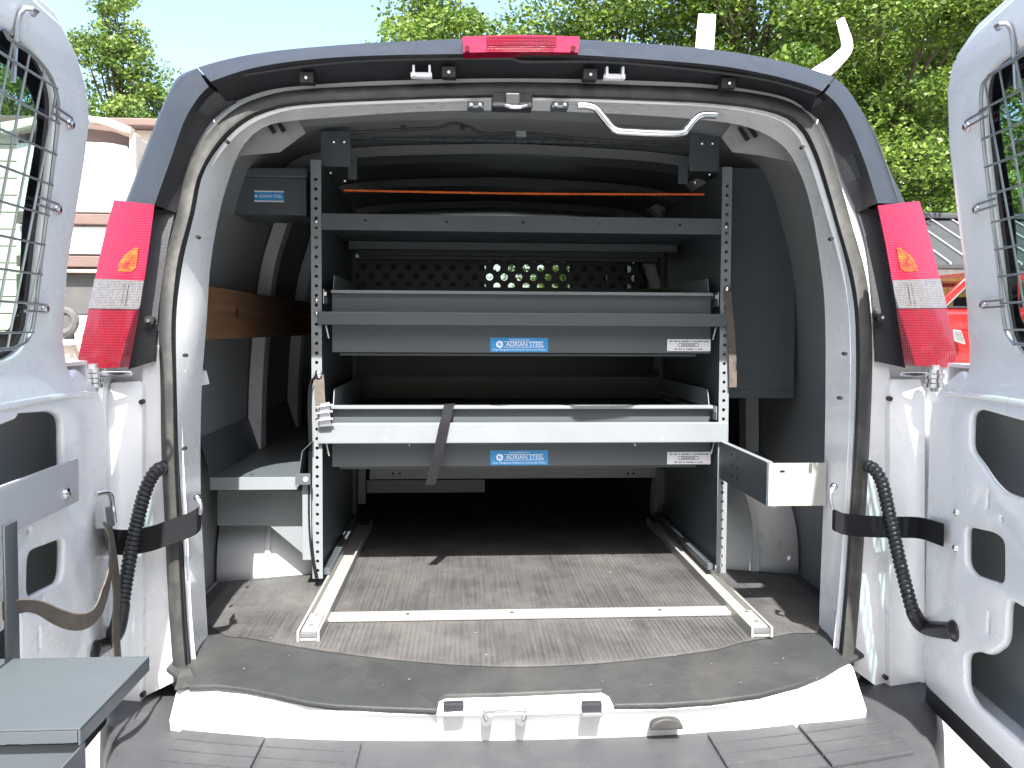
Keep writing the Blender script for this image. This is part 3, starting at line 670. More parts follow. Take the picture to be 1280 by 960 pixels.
# wiring hoses from jamb to door
def hose(px, smooth_from, lab):
    h = empty('wiring_hose', px[-1], van)
    pts = resample(px, 150); k = int(150*smooth_from); rad = []
    for i in range(k): rad.append(.0155 if (i % 3) else .0125)
    V, Fc = tubedata(pts[:k], rad, 14); mk('convoluted_hose', V, Fc, 'hose', h, True)
    V, Fc = tubedata(pts[k-1:], [.0165+.004*min(1, i/40) for i in range(151-k)], 14); mk('hose_boot', V, Fc, 'hose', h, True)
hose([S(208, 584, .0), S(196, 588, -.03), S(183, 610, -.05), S(172, 650, -.06), S(160, 710, -.08), S(152, 760, -.09), S(145, 790, -.10), S(132, 803, -.10), atl(.085, .10, .012)], .66, 'l')
disc('boot_flange', atr(.15, .132, .018), nr, .024, .016, 'hose', van, 16, dome=1); disc('boot_flange', atl(.09, .10, .018), nl, .024, .016, 'hose', van, 16, dome=1)
hose([S(1080, 582, .0), S(1092, 586, -.03), S(1103, 605, -.05), S(1111, 640, -.06), S(1122, 690, -.07), S(1133, 735, -.09), S(1143, 768, -.10), S(1158, 784, -.10), atr(.145, .13, .012)], .66, 'r')

# ================================================================== FLOOR MATS
pl = [(p.x, p.y) for p in ME]+[(XC+.80, .0), (XC+.80, .2), (XC+.905, .22), (XC+.905, .62), (XC+.62, .7), (XC+.62, 3.0), (XC-.6, 3.0), (XC-.6, .7), (XC-.905, .62), (XC-.905, .22), (XC-.835, .2), (XC-.835, .0)]
fm = plate('floor_mat', pl, [], .012, ((0, 0, .004), XV, YV, ZV), 'mat', None, .004)
tag(fm, 'dark grey smooth rubber mat curling over the white rear sill', 'floor mat')
fe = [(282+740*i/24, 832-37*min(abs((282+740*i/24-645)/340), 1.02)**1.8+(-4 if i > 20 else 0)) for i in range(25)]
fr_ = [PZ(x, y, .009) for x, y in fe]
pl = [(p.x, p.y) for p in fr_]+[(XC+.86, .3), (XC+.86, .58), (XC+.6, .68), (XC+.6, 2.6), (XC-.58, 2.6), (XC-.58, .68), (XC-.86, .58), (XC-.86, .3)]
ribm = plate('ribbed_mat', pl, [], .004, ((0, 0, .0085), XV, YV, ZV), 'matrib', None, .001)
tag(ribm, 'brownish worn ribbed mat lying under the shelving and floor rails', 'floor mat')
# fine ribs running forwards
x0 = XC-.57; ribs = []
fx = sorted((p.x, p.y) for p in fr_)
while x0 < XC+.59:
    y0 = np.interp(x0, [q[0] for q in fx], [q[1] for q in fx]); ribs.append((x0, x0+.004, float(y0)+.012, 2.5, .008, .0098)); x0 += .0125
V, Fc = multi(ribs); rb = mk('mat_ribs', V, Fc, 'matrib', ribm, fix=False); rb['kind'] = 'stuff'

# crumbs of dried mud and leaf on the mats
V = []; Fc = []; random.seed(3)
for i in range(80):
    x = random.uniform(-.62, .72); y = random.uniform(-.16, .75); r = random.choice((.0012, .0016, .002, .003)); k = len(V); a = random.random()*6
    V += [(x+r*math.cos(a+q*2.1)*random.uniform(.6, 1.4), y+r*math.sin(a+q*2.1), .0102) for q in range(3)]+[(x, y, .0102+r*.7)]; Fc += [(k, k+1, k+3), (k+1, k+2, k+3), (k+2, k, k+3)]
db_ = mk('floor_debris', V, Fc, mat('dry_crumbs', (.22, .2, .15), .9, var=.6, vs=40), fix=False); db_['kind'] = 'stuff'
tag(db_, 'pale dry crumbs scattered over the dark floor mats', 'debris')

# ================================================================== FLOOR RAILS
def rail(px, py, s):
    pass
for nm, near, far, lab in (('l', (385, 792), (416, 733), 'aluminium floor rail ending beside the left shelving post foot'), ('r', (953, 787), (905, 738), 'aluminium floor rail ending beside the right shelving post foot')):
    a = PZ(*near, .03); b = PZ(*far, .03); xm = a.x; yb = 1.25
    t = thing('floor_rail', lab.replace('left ', '').replace('right ', '')+(' with the wall below the wooden plank' if nm == 'l' else ' next to the white box end'), 'floor rail', (xm, a.y, .0))
    wd = .028
    V, Fc = multi([(xm-wd, xm-wd+.007, a.y, yb, .009, .036), (xm+wd-.007, xm+wd, a.y, yb, .009, .036)]); mk('rail_sides', V, Fc, 'alu', t, bevel=.001)
    box('rail_base', xm-wd+.0075, xm+wd-.0075, a.y+.003, yb, .0095, .019, 'alu', t)
    box('rail_end', xm-wd+.008, xm+wd-.008, a.y+.001, a.y+.01, .0195, .032, 'steel', t)
    box('slider_block', xm-wd+.009, xm+wd-.009, a.y+.012, a.y+.13, .0195, .034, 'alu', t)
    for q in (.03, .1): disc('rail_bolt', (xm, a.y+q+.01, .034), (0, 0, 1), .006, .003, 'steel', t, 8)
a = PZ(405, 768, .02); b = PZ(926, 762, .02)
cb = thing('floor_crossbar', 'pale flat metal bar lying across the mat between the floor rails', 'floor bar', (XC, (a.y+b.y)/2, .01))
y1 = (a.y+b.y)/2
box('bar', a.x, b.x, y1-.026, y1+.026, .0105, .02, 'alu', cb, .002)
for x in (510, 640, 827):
    p = PZ(x, 766, .02); disc('bar_hole', (p.x, y1, .0185), (0, 0, 1), .005, .0022, 'hole', cb, 8)

# ================================================================== SHELVING UNIT
UY = .535; UD = .74
XL = P(396, 480, UY).x; XR = P(905, 480, UY).x
su = thing('shelving_unit', 'grey steel shelving with two pull-out trays between perforated posts', 'shelving', ((XL+XR)/2, UY+.3, .01))
zt = P(640, 204, UY).z
def zy(y, Y=UY, x=650): return P(x, y, Y).z
def xx(x, y, Y=UY): return P(x, y, Y).x
hole_pitch = .028
for X in (XL, XR):
    hs = []
    z = .06
    while z < zt-.03:
        hs.append(circ(X, z, .0052, 8)); z += hole_pitch
    plate('post', [(X-.015, .036), (X+.015, .036), (X+.015, zt), (X-.015, zt)], hs, .0025, FACE(UY), 'grey_lit', su)
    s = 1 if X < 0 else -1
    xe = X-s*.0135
    box('post_flange', xe-.0015, xe+.0015, UY+.0025, UY+.03, .036, zt, 'grey_lit', su, .0005)
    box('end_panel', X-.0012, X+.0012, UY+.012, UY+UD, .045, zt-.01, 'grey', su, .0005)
    # rear post
    box('rear_post', X-.015, X+.015, UY+UD+.002, UY+UD+.005, .036, zt-.02, 'grey', su, .0005)
    # foot channel with slots
    xi = X+s*.02
    box('foot_channel', xi-.012, xi+.012, UY+.03, UY+UD, .038, .055, 'grey', su, .001)
    for k in range(16): box('foot_slot', xi-.008, xi+.008, UY+.05+k*.022, UY+.06+k*.022, .054, .0556, 'hole', su, 0)
# back stiffeners at the bottom
Yb = UY+UD-.02
pxbox('back_rail', 462, 585, 832, 598, Yb, .003, 'grey_lit', su)
for x in (491, 500, 785, 792): disc('rail_hole', P(x, 592, Yb-.001), (0, -1, 0), .005, .001, 'hole', su, 8)
pxbox('back_plate', 458, 600, 606, 616, Yb+.01, .003, 'grey', su)
for x in (452, 826): pxbox('back_bracket', x-5, 586, x+5, 630, Yb-.03, .004, 'grey', su)
# top shelf
z0, z1 = zy(290), zy(270)
hs = [circ(xx(x, 280), (z0+z1)/2+.004, .004, 8) for x in (457, 558, 654, 750, 850)]
plate('shelf_lip', [(XL+.016, z0), (XR-.016, z0), (XR-.016, z1), (XL+.016, z1)], hs, .002, FACE(UY+.001), 'grey', su)
box('shelf_pan', XL+.004, XR-.004, UY+.004, UY+UD-.05, z0+.018, z0+.021, 'grey', su)
for q, dz in ((UY+UD-.07, -.0), (UY+UD-.02, -.012), (UY+UD*.6, .0)):
    box('shelf_stiffener', XL+.03, XR-.03, q, q+.02, z0-.012+dz, z0+.016+dz, 'grey', su)
def bolt(X, z, Y=UY, r=.0065, nm='bolt', m='chrome'): disc(nm, (X, Y, z), (0, -1, 0), r, .005, m, su, 10, dome=1)
for X in (XL, XR): bolt(X, (z0+z1)/2)
# pull-out trays
def tray(lip_y, face_top, bar0, bar1, bot, name, bar_m):
    fy_ = UY+.045; zl, zb = zy(lip_y, fy_), zy(bot, fy_)
    x0, x1 = xx(415, lip_y, UY+.045), xx(889, lip_y, UY+.045)
    t = empty('tray', ((x0+x1)/2, UY+.3, zb), su)
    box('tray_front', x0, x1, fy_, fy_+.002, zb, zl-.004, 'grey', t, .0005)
    box('front_lip', x0, x1, fy_-.020, fy_+.012, zl-.0035, zl+.006, 'grey_lit', t, .002)
    box('tray_floor', x0, x1, fy_+.003, UY+UD-.03, zl-.034, zl-.031, 'grey', t, .0005)
    hs_ = .052
    for X, e in ((x0, 1), (x1, -1)):
        xa, xb = X, X+e*.0025
        b = [(min(xa, xb), fy_+.004, zl-.03), (max(xa, xb), fy_+.004, zl-.03), (max(xa, xb), UY+UD-.03, zl-.03), (min(xa, xb), UY+UD-.03, zl-.03)]
        tt = [(min(xa, xb), fy_+.035, zl+hs_), (max(xa, xb), fy_+.035, zl+hs_), (max(xa, xb), UY+UD-.03, zl+hs_), (min(xa, xb), UY+UD-.03, zl+hs_)]
        hexa('tray_side', b, tt, 'grey_lit', t, .0004)
    box('tray_back', x0+.003, x1-.003, UY+UD-.034, UY+UD-.031, zl-.03, zl+hs_, 'grey', t, .0005)
    zA, zB = zy(bar1), zy(bar0)
    br = box('cross_bar', xx(398, bar0), xx(909, bar0), UY-.014, UY-.001, zA, zB, bar_m, su, .003)
    box('bar_lip', xx(402, bar0), xx(905, bar0), UY-.001, UY+.011, zB-.004, zB-.001, bar_m, su, .0005)
    box('under_channel', x0+.02, x1-.04, UY+.06, UY+.09, zb-.01, zb-.003, 'grey', su, .001)
    for X, e in ((XL+.02, 1), (XR-.02, -1)):
        # drawer slide: outer rail, ball race, inner rail
        box('slide_rail', X-.0015, X+.0015, UY+.004, UY+UD-.05, zl-.036, zl+.006, 'steel', su, .0004)
        box('slide_race', X+e*.002-.0012, X+e*.008, UY+.006, UY+UD-.05, zl-.012, zl-.002, 'chrome', su, .0004) if e > 0 else box('slide_race', X-.008, X-.0008, UY+.006, UY+UD-.05, zl-.012, zl-.002, 'chrome', su, .0004)
        box('slide_block', min(X+e*.001, X+e*.011), max(X+e*.001, X+e*.011), UY+.003, UY+.03, zl-.034, zl-.016, 'rubber_blk', su, .001)
        ribbon('slide_tab', [Vector((X+e*.006, UY+.006, zA-.002)), Vector((X+e*.010, UY+.006, zA-.02)), Vector((X+e*.013, UY+.012, zA-.04))], Vector((.004, 0, 0)), 'steel', su, .001, 8)
    # stickers
    for kind, (a0, a1, b0, b1) in (('b', (613, 685, bot-19, bot-1)), ('w', (834, 888, bot-17, bot-2))):
        p = P(a0, b0, fy_); q = P(a1, b1, fy_); cx, cz = (p.x+q.x)/2, (p.z+q.z)/2; W, Hh = q.x-p.x, p.z-q.z
        sk = empty('sticker', (cx, fy_, cz), su)
        f = FACE(fy_-.0006)
        plate('sticker_film', rnd([(cx-W/2, cz-Hh/2), (cx+W/2, cz-Hh/2), (cx+W/2, cz+Hh/2), (cx-W/2, cz+Hh/2)], .001, 2), [], .0005, f, 'blue' if kind == 'b' else 'paper', sk)
        T = lambda s_, sz, x_, z_, wd, m_: text('lettering', s_, sz, (cx+x_*W, fy_-.0012, cz+z_*Hh), XV, ZV, -YV, m_, sk, wd*W)
        if kind == 'b':
            T('www.adriansteel.com', .0075, 0, .36, .36, 'inkw'); T('ADRIAN STEEL', .019, .10, .03, .66, 'inkw'); T('Cargo Management Solutions for Commercial Vehicles', .0085, 0, -.34, .92, 'inkw')
            for z_ in (.22, -.16): box('printed_rule', cx-.27*W, cx+.42*W, fy_-.0013, fy_-.0011, cz+z_*Hh-.0006, cz+z_*Hh+.0006, 'inkw', sk, 0)
            plate('printed_emblem', circ(cx-.34*W, cz+.03*Hh, .0105, 20), [circ(cx-.342*W, cz+.03*Hh, .0055, 10)], .0002, FACE(fy_-.0011), 'inkw', sk)
            plate('printed_emblem', [(cx-.352*W, cz-.05*Hh), (cx-.342*W, cz-.05*Hh), (cx-.325*W, cz+.13*Hh), (cx-.337*W, cz+.13*Hh)], [], .0002, FACE(fy_-.0011), 'inkw', sk)
        else:
            for z_, a_, b_ in ((.33, -.44, .44), (-.33, -.33, .33)):
                # illegible small print: a row of word-length marks
                x_ = a_; random.seed(int(z_*100))
                while x_ < b_-.02:
                    w_ = random.uniform(.018, .03); box('small_print', cx+x_*W, cx+(x_+w_)*W, fy_-.0013, fy_-.0011, cz+z_*Hh-.0022, cz+z_*Hh+random.uniform(.0012, .0024), 'ink', sk, 0); x_ += w_+(.012 if random.random() < .85 else .04)
            o_ = rnd([(cx-.25*W, cz-.13*Hh), (cx+.23*W, cz-.13*Hh), (cx+.23*W, cz+.15*Hh), (cx-.25*W, cz+.15*Hh)], .006, 4)
            i_ = rnd([(cx-.24*W, cz-.09*Hh), (cx+.22*W, cz-.09*Hh), (cx+.22*W, cz+.11*Hh), (cx-.24*W, cz+.11*Hh)], .005, 4)
            plate('printed_frame', o_, [i_], .0002, FACE(fy_-.0011), 'ink', sk)
            for k in range(9): box('small_print', cx+(-.17+.036*k)*W, cx+(-.17+.036*k+.024)*W, fy_-.0013, fy_-.0011, cz-.04*Hh, cz+.06*Hh, 'ink', sk, 0)
    return zA, zB
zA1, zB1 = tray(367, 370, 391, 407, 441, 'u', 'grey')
zA2, zB2 = tray(509, 512, 528, 553, 582, 'l', 'grey_lit')  # lower bar takes the sunlit copy of the grey, upper bar the plain one
for X in (XL, XR): bolt(X, zB1+.033); 
bolt(XL, zB1-.006, UY); 
for x in (512, 793): disc('screw', P(x, 556, UY-.002), (0, -1, 0), .005, .012, 'chrome', su, 10, dome=1)
# roof brackets and bolts at the tops of the posts
for x0, x1, y0, y1 in ((401, 438, 164, 208), (862, 899, 166, 214)):
    pxbox('roof_bracket', x0, y0, x1, y1, UY+.05, .003, 'grey', su, .001)
    for k, x in enumerate((x0+16, x1-8)): disc('bracket_bolt', P(x, y0+13, UY+.049), (0, -1, 0), .007, .006, 'chrome', su, 10, dome=1)
    e = -1 if x0 > 600 else 1
    pxbox('bracket_arm', (x1-3 if e > 0 else x0-14), y0+30, (x1+8 if e > 0 else x0-2), y1+16, UY+.12, .003, 'grey', su, .001)
    for dx, dy in ((12, 52), (30, 62)): disc('bracket_bolt', P((x0 if e > 0 else x1)+dx*e, y0+dy, UY+.08), (0, -1, 0), .006, .006, 'chrome', su, 10, dome=1)
# perforated roof strut channels
for Y, y0, y1 in ((UY+.22, 171, 183), (UY+.55, 196, 206)):
    a = P(430, y0, Y); b = P(880, y1, Y); zc, hh = (a.z+b.z)/2, abs(a.z-b.z)
    hs = [circ(a.x+.05+k*.045, zc, .0055, 8) for k in range(int((b.x-a.x-.1)/.045))]
    plate('roof_strut', [(a.x, zc-hh/2), (b.x, zc-hh/2), (b.x, zc+hh/2), (a.x, zc+hh/2)], hs, .002, FACE(Y), 'grey', su)
# orange cord across the top
oc = [P(430, 238, UY+.12), P(655, 242, UY+.12), P(880, 243, UY+.12)]
hx = resample(oc, 160); V, Fc = tubedata(hx, [.0042 if i % 2 else .0030 for i in range(160)], 8)
c = mk('orange_cord', V, Fc, 'orange', None, True); tag(c, 'thin orange twisted cord stretched level above the top shelf', 'cord')

# straps hanging on the shelving
s1 = tag(ribbon('tray_strap', [P(563, 505, UY+.04), P(561, 507, UY+.02), P(558, 522, UY-.012), P(556, 528, UY-.022), P(549, 560, UY-.026), P(542, 590, UY-.022), P(538, 606, UY-.018)], Vector((.030, 0, .002)), 'web', None), 'black webbing strap draped over the front bar of the lower tray', 'strap')
r1 = thing('ratchet_strap', 'dark webbing strap with metal buckle hanging on the post beside the wooden plank side', 'strap', P(398, 520, UY-.02))
ribbon('webbing', [P(398, 468, UY-.01), P(399, 480, UY-.014), P(400, 500, UY-.018), P(404, 520, UY-.018)], Vector((.03, 0, 0)), 'webbr', r1)
ribbon('loose_tail', [P(397, 468, UY-.012), P(390, 476, UY-.016), P(387, 500, UY-.016), P(388, 560, UY-.016), P(387, 640, UY-.015), P(390, 690, UY-.014), P(396, 722, UY-.012)], Vector((.006, .012, 0)), 'web', r1)
hexa('buckle', [P(398, 534, UY-.03), P(414, 533, UY-.03), P(414, 533, UY-.006), P(398, 534, UY-.006)], [P(399, 505, UY-.035), P(412, 502, UY-.035), P(412, 502, UY-.012), P(399, 505, UY-.012)], 'steel', r1, .003)
for y in (508, 516, 525): tube('buckle_pin', [P(396, y+1, UY-.037), P(416, y-2, UY-.037)], .0035, 'chrome', r1, 8)
disc('strap_stud', P(398, 468, UY-.014), (0, -1, 0), .011, .008, 'chrome', r1, 12, dome=1)
r2 = thing('hanging_strap', 'brown webbing strap hanging on the post beside the tall dark cabinet end', 'strap', P(913, 420, UY-.01))
ribbon('webbing', [P(909, 362, UY-.008), P(911, 385, UY-.012), P(914, 420, UY-.016), P(916, 455, UY-.016), P(916, 484, UY-.014)], Vector((.023, 0, 0)), 'webbr', r2)
disc('strap_stud', P(909, 361, UY-.014), (0, -1, 0), .009, .008, 'chrome', r2, 12, dome=1)

# ================================================================== LEFT SIDE THINGS
# document bin with sticker
Yd = .6
db = thing('document_bin', 'grey metal document bin with blue sticker hanging in the dark corner', 'document bin', P(338, 270, Yd))
a = P(290, 209, Yd); b = P(383, 269, Yd)
box('bin_front', a.x, b.x, Yd, Yd+.002, b.z, a.z-.03, 'grey', db); box('bin_lid', a.x-.002, b.x+.004, Yd-.005, Yd+.2, a.z-.029, a.z, 'grey', db, .006)
box('bin_side', b.x-.002, b.x, Yd+.003, Yd+.19, b.z, a.z-.03, 'grey', db); box('bin_base', a.x, b.x-.003, Yd+.003, Yd+.19, b.z, b.z+.002, 'grey', db)
p = P(318, 239, Yd); q = P(355, 252, Yd); cx, cz = (p.x+q.x)/2, (p.z+q.z)/2; W = q.x-p.x
sk = empty('sticker', (cx, Yd, cz), db)
plate('sticker_film', [(cx-W/2, cz-.014), (cx+W/2, cz-.014), (cx+W/2, cz+.014), (cx-W/2, cz+.014)], [], .0005, FACE(Yd-.0006), 'blue', sk)
for z_ in (.0145, -.0145): box('sticker_band', cx-W/2, cx+W/2, Yd-.0013, Yd-.0011, cz+z_-.002, cz+z_+.002, 'paper', sk, 0)
text('lettering', 'ADRIAN STEEL', .013, (cx+.004, Yd-.0013, cz), XV, ZV, -YV, 'inkw', sk, W*.78)
disc('printed_emblem', (cx-W*.44, Yd-.001, cz), (0, -1, 0), .004, .0003, 'inkw', sk, 12)
# plank
def yz(x, y, X): p = PX(x, y, X); return p
Xp = XC-.845
ya = .28; yb2 = 1.9
za0, za1 = P(250, 417, ya).z, P(250, 357, ya).z
wp = box('wooden_plank', Xp, Xp+.022, ya, yb2, .745, .885, 'wood', None, .003); tag(wp, 'brown pine plank with a dark knot fixed along the cargo wall', 'plank')
kn = Vector((Xp+.0222, .55, .82)); kd = disc('knot', kn, (1, 0, 0), .017, .0008, mat('dark_knot', (.06, .022, .01), .6), wp, 14)
# plug on a wire
tg = thing('wiring_plug', 'white wiring plug dangling on a short black lead near the plank', 'wiring plug', P(256, 480, .30))
tube('lead', resample([P(249, 437, .30), P(252, 446, .30), P(255, 460, .30)], 12), .003, 'rubber_blk', tg, 6)
hexa('plug', [P(251, 482, .30), P(262, 480, .30), P(262, 480, .32), P(251, 482, .32)], [P(253, 463, .30), P(258, 463, .30), P(258, 463, .32), P(253, 463, .32)], 'inkw', tg, .002)
# left wall shelf above the wheelhouse
ls = thing('wall_shelf', 'grey steel shelf bin on the wall above the dirty wheel arch, open towards the rear', 'shelf', P(330, 610, .50))
Yf = .50
a = P(262, 597, Yf); b = P(376, 612, Yf); zt2 = a.z; zb2 = b.z
xl, xr = a.x, P(372, 600, Yf).x
box('front_flange', xl, xr, Yf, Yf+.003, zb2, zt2, 'grey_lit', ls); box('shelf_floor', xl, xr, Yf+.003, 1.9, zt2-.004, zt2-.001, 'grey', ls)
V = [(xl, Yf+.02, zt2), (xl-.03, Yf+.02, zt2+.11), (xl-.03, 1.9, zt2+.11), (xl, 1.9, zt2)]
mk('back_wall', V+[(v[0]-.003, v[1], v[2]) for v in V], BF, 'grey', ls)
V = [(xr, Yf+.0, zt2-.012), (xr+.012, Yf+.0, zt2+.075), (xr+.038, Yf+.0, zt2+.10), (xr+.038, 1.9, zt2+.10), (xr+.012, 1.9, zt2+.075), (xr, 1.9, zt2-.012)]
mk('front_wall', V+[(v[0]+.0025, v[1]+.0, v[2]) for v in V], [(0, 1, 4, 5), (1, 2, 3, 4), (6, 11, 10, 7), (7, 10, 9, 8), (0, 6, 7, 1), (1, 7, 8, 2), (5, 4, 10, 11), (4, 3, 9, 10), (0, 5, 11, 6), (2, 8, 9, 3)], 'grey', ls)
pxbox('end_bracket', 369, 592, 388, 606, Yf-.006, .003, 'grey', ls, .001)
disc('bracket_hole', P(382, 599, Yf-.007), (0, -1, 0), .007, .001, 'inkw', ls, 10); disc('bracket_hole', P(372, 607, Yf-.005), (0, -1, 0), .004, .004, 'chrome', ls, 8)
pxbox('support_leg', 378, 606, 389, 700, Yf+.02, .003, 'grey_lit', ls, .001)
Yq = Yf+.10
plate('lower_panel', [(P(x, y, Yq).x, P(x, y, Yq).z) for x, y in ((272, 613), (272, 657), (337, 657), (389, 701), (389, 613))], [], .003, FACE(Yq), 'grey_lit', ls)

# ================================================================== RIGHT SIDE THINGS
Yr = .15
rs = thing('wall_box', 'grey steel wall channel with white sunlit end plate above the wheel arch', 'wall channel', P(996, 632, Yr))
a = P(961, 579, Yr); b = P(1032, 632, Yr)
plate('end_plate', [(a.x, b.z), (b.x, b.z), (b.x, a.z), (a.x, a.z)], [rnd([(P(975, 588, Yr).x, P(975, 591, Yr).z), (P(981, 588, Yr).x, P(975, 591, Yr).z), (P(981, 588, Yr).x, P(975, 588, Yr).z), (P(975, 588, Yr).x, P(975, 588, Yr).z)], .001, 2)], .003, FACE(Yr), 'alu', rs)
box('side_wall', a.x-.004, a.x-.001, Yr+.002, 1.7, b.z, a.z, 'grey', rs)
for k in range(3):
    for q in range(2): disc('side_hole', (a.x-.0042, Yr+.22+.05*q, b.z+.03+.03*k), (-1, 0, 0), .005, .0006, 'hole', rs, 8)
box('top_flange', a.x-.004, a.x+.012, Yr+.004, 1.7, a.z+.0005, a.z+.003, 'grey_lit', rs)
box('channel_floor', a.x+.06, b.x, .28, 1.7, b.z, b.z+.003, 'grey', rs)
# tall cabinet
Yc = .66
a = P(918, 210, Yc); b = P(991, 489, Yc)
tc = thing('tall_cabinet', 'tall dark grey steel cabinet end standing beside the right-hand cargo wall'.replace('right-hand ', 'bare '), 'cabinet', P(955, 490, Yc))
box('cabinet_end', a.x-.05, b.x, Yc, Yc+.003, b.z, a.z, 'grey', tc); box('cabinet_floor', a.x-.05, b.x, Yc+.003, 1.8, b.z, b.z+.004, 'grey', tc)
box('bottom_lip', a.x-.05, b.x, Yc-.004, Yc-.001, b.z-.022, b.z+.002, 'grey', tc); box('cabinet_edge', b.x, b.x+.003, Yc, 1.8, b.z, a.z, 'grey', tc)
for k in range(3): box('cabinet_shelf', a.x-.05, b.x-.003, Yc+.004, 1.75, b.z+.15+.17*k, b.z+.153+.17*k, 'grey', tc)

# ================================================================== PARTITION
Yp2 = 2.6
pt = thing('partition', 'dark steel cab partition with rows of round holes behind the shelving', 'partition', (XC, Yp2, 0))
sec = section(.07); ol = [(x, max(z, .0)) for x, z in sec if z > .1]
ol = [(ol[0][0], .0)]+ol+[(ol[-1][0], .0)]
hs = []; pz = P(660, 341, Yp2).z; pitch = 18.3*(Yp2-CAM_POS.y)/FPX; xs0 = P(612, 341, Yp2).x
for r in range(4):
    for k in range(-9, 14):
        hs.append(circ(xs0+pitch*(k+.5*(r % 2)), pz+(1.5-r)*pitch*.62, pitch*.245, 10))
x1_ = P(820, 335, Yp2).x
for r in range(5):
    for k in range(2): hs.append(circ(x1_+k*.04, P(820, 316+9*r, Yp2).z-.002, .007, 6))
plate('panel', ol, hs, .003, FACE(Yp2), 'grey', pt)
def bk(x0, x1): a = P(x0, 322, Yp2+.05); b = P(x1, 362, Yp2+.05); box('blackout_plate', a.x, b.x, Yp2+.05, Yp2+.053, b.z, a.z, 'black', pt, 0)  # black plates added to darken the holes beside the bright stretch
for x0, x1 in ((440, 606), (712, 758), (765, 784), (793, 816)): bk(x0, x1)

# ================================================================== DOOR STRAPS
d1 = thing('door_strap', 'black webbing strap tying the shelf-bearing door to the van pillar', 'strap', S(247, 640, -.02))
ribbon('webbing', [S(251, 640, .05), S(249, 648, -.01), S(240, 655, -.03), S(215, 664, -.045), S(190, 673, -.05), S(160, 678, -.06), S(138, 676, -.07), atl(.055, .335, .045)], Vector((0, 0, .056)), 'web', d1, .003)
disc('anchor_bolt', S(247, 622, -.012), (0, -1, 0), .009, .01, 'chrome', d1, 12, dome=1)
tube('anchor_hook', resample([S(247, 622, -.014), S(251, 632, -.018), S(250, 642, -.012)], 12), .005, 'steel', d1, 8)
d2 = thing('door_strap', 'black webbing strap tying the mesh-windowed door to the pillar beside the white box end', 'strap', S(1047, 650, -.02))
ribbon('webbing', [S(1041, 648, .05), S(1043, 650, -.01), S(1055, 655, -.03), S(1085, 658, -.05), S(1120, 659, -.06), S(1150, 660, -.07), atr(.13, .335, .04)], Vector((0, 0, .050)), 'web', d2, .003)
disc('anchor_bolt', S(1042, 608, -.012), (0, -1, 0), .009, .01, 'chrome', d2, 12, dome=1)
tube('anchor_hook', resample([S(1042, 608, -.014), S(1038, 620, -.018), S(1041, 636, -.012)], 12), .005, 'steel', d2, 8)
for y in (640, 685): disc('anchor_bolt', atr(.15, P(1160, y, -.19).z, .022), nr, .008, .008, 'chrome', d2, 10, dome=1)
d3 = thing('hanging_strap', 'brown faded strap with metal buckle dangling on the shelf-bearing door', 'strap', atl(.08, .1, .03))
ribbon('webbing', [atl(.085, .36, .05), atl(.075, .30, .055), atl(.07, .22, .06), atl(.078, .14, .06), atl(.08, .04, .065)], ddl*.05+nl*.006, 'webbr', d3, .003)
hexa('buckle', [atl(.10, .36, .03), atl(.055, .355, .03), atl(.055, .355, .055), atl(.10, .36, .055)], [atl(.10, .405, .03), atl(.06, .40, .03), atl(.06, .40, .05), atl(.10, .405, .05)], 'steel', d3, .004)
tube('buckle_loop', resample([atl(.09, .43, .03), atl(.06, .425, .045), atl(.045, .39, .045), atl(.05, .36, .05)], 16), .005, 'chrome', d3, 8)
d4_ = thing('loose_strap', 'brown twisted strap drooping across the openings of the shelf-bearing door', 'strap', atl(.2, .25, .06))
ribbon('webbing', [atl(.095, .37, .05), atl(.12, .33, .07), atl(.18, .27, .085), atl(.26, .235, .09), atl(.33, .25, .08), atl(.42, .31, .06), atl(.5, .33, .05)], [Vector((0, 0, .012))+ddl*.03, Vector((0, .0, .042)), Vector((0, 0, .042)), Vector((0, 0, .03))+nl*.02, Vector((0, 0, .012))+nl*.03, Vector((0, 0, .03))], 'webbr', d4_, .003)

# ================================================================== SHELF ON THE LEFT DOOR
ds = thing('door_shelf', 'grey steel shelf with bolted mounting plate hung inside the open rear door', 'door shelf', (-.77, -.65, .1))
zs = .247
q = [PZ(183, 820, zs), PZ(105, 910, zs)]
xr_ = (q[0].x+q[1].x)/2; yf, yn = q[0].y, q[1].y
xd = atl(.6, .2, .03).x
box('shelf_top', xd-.005, xr_, yn, yf, zs-.003, zs, 'grey', ds, .001)
box('shelf_edge', xr_-.003, xr_, yn, yf, zs-.024, zs-.0035, 'grey', ds, .001)
box('near_edge', xd-.005, xr_-.004, yn, yn+.003, zs-.02, zs-.0035, 'grey', ds, .001)
V = [Vector((xr_-.003, yn+.02, zs-.03)), Vector((xr_-.003, yn-.20, zs-.03)), Vector((xr_-.003, yn-.20, zs-.15)), Vector((xr_-.003, yn+.02, zs-.15))]
mk('bin_side', V+[v-Vector((.003, 0, 0)) for v in V], BF, 'grey', ds); box('bin_floor', xd-.005, xr_-.007, yn-.2, yn+.02, zs-.15, zs-.147, 'grey', ds)
box('bin_back', xd-.005, xr_-.007, yn+.017, yn+.02, zs-.146, zs-.03, 'grey', ds)
mp_ = [uzl(0, 590, .05), uzl(97, 586, .05), uzl(101, 640, .05), uzl(0, 655, .05)]
um = mp_[1][0]; zz1 = (mp_[0][1]+mp_[1][1])/2; zz0 = (mp_[2][1]+mp_[3][1])/2
fo = (atl(0, 0, .052), ddl, ZV, nl)
plate('mounting_plate', rnd([(um, zz0), (.70, zz0), (.70, zz1), (um, zz1)], .006, 3), [], .004, fo, 'platew', ds, .001)
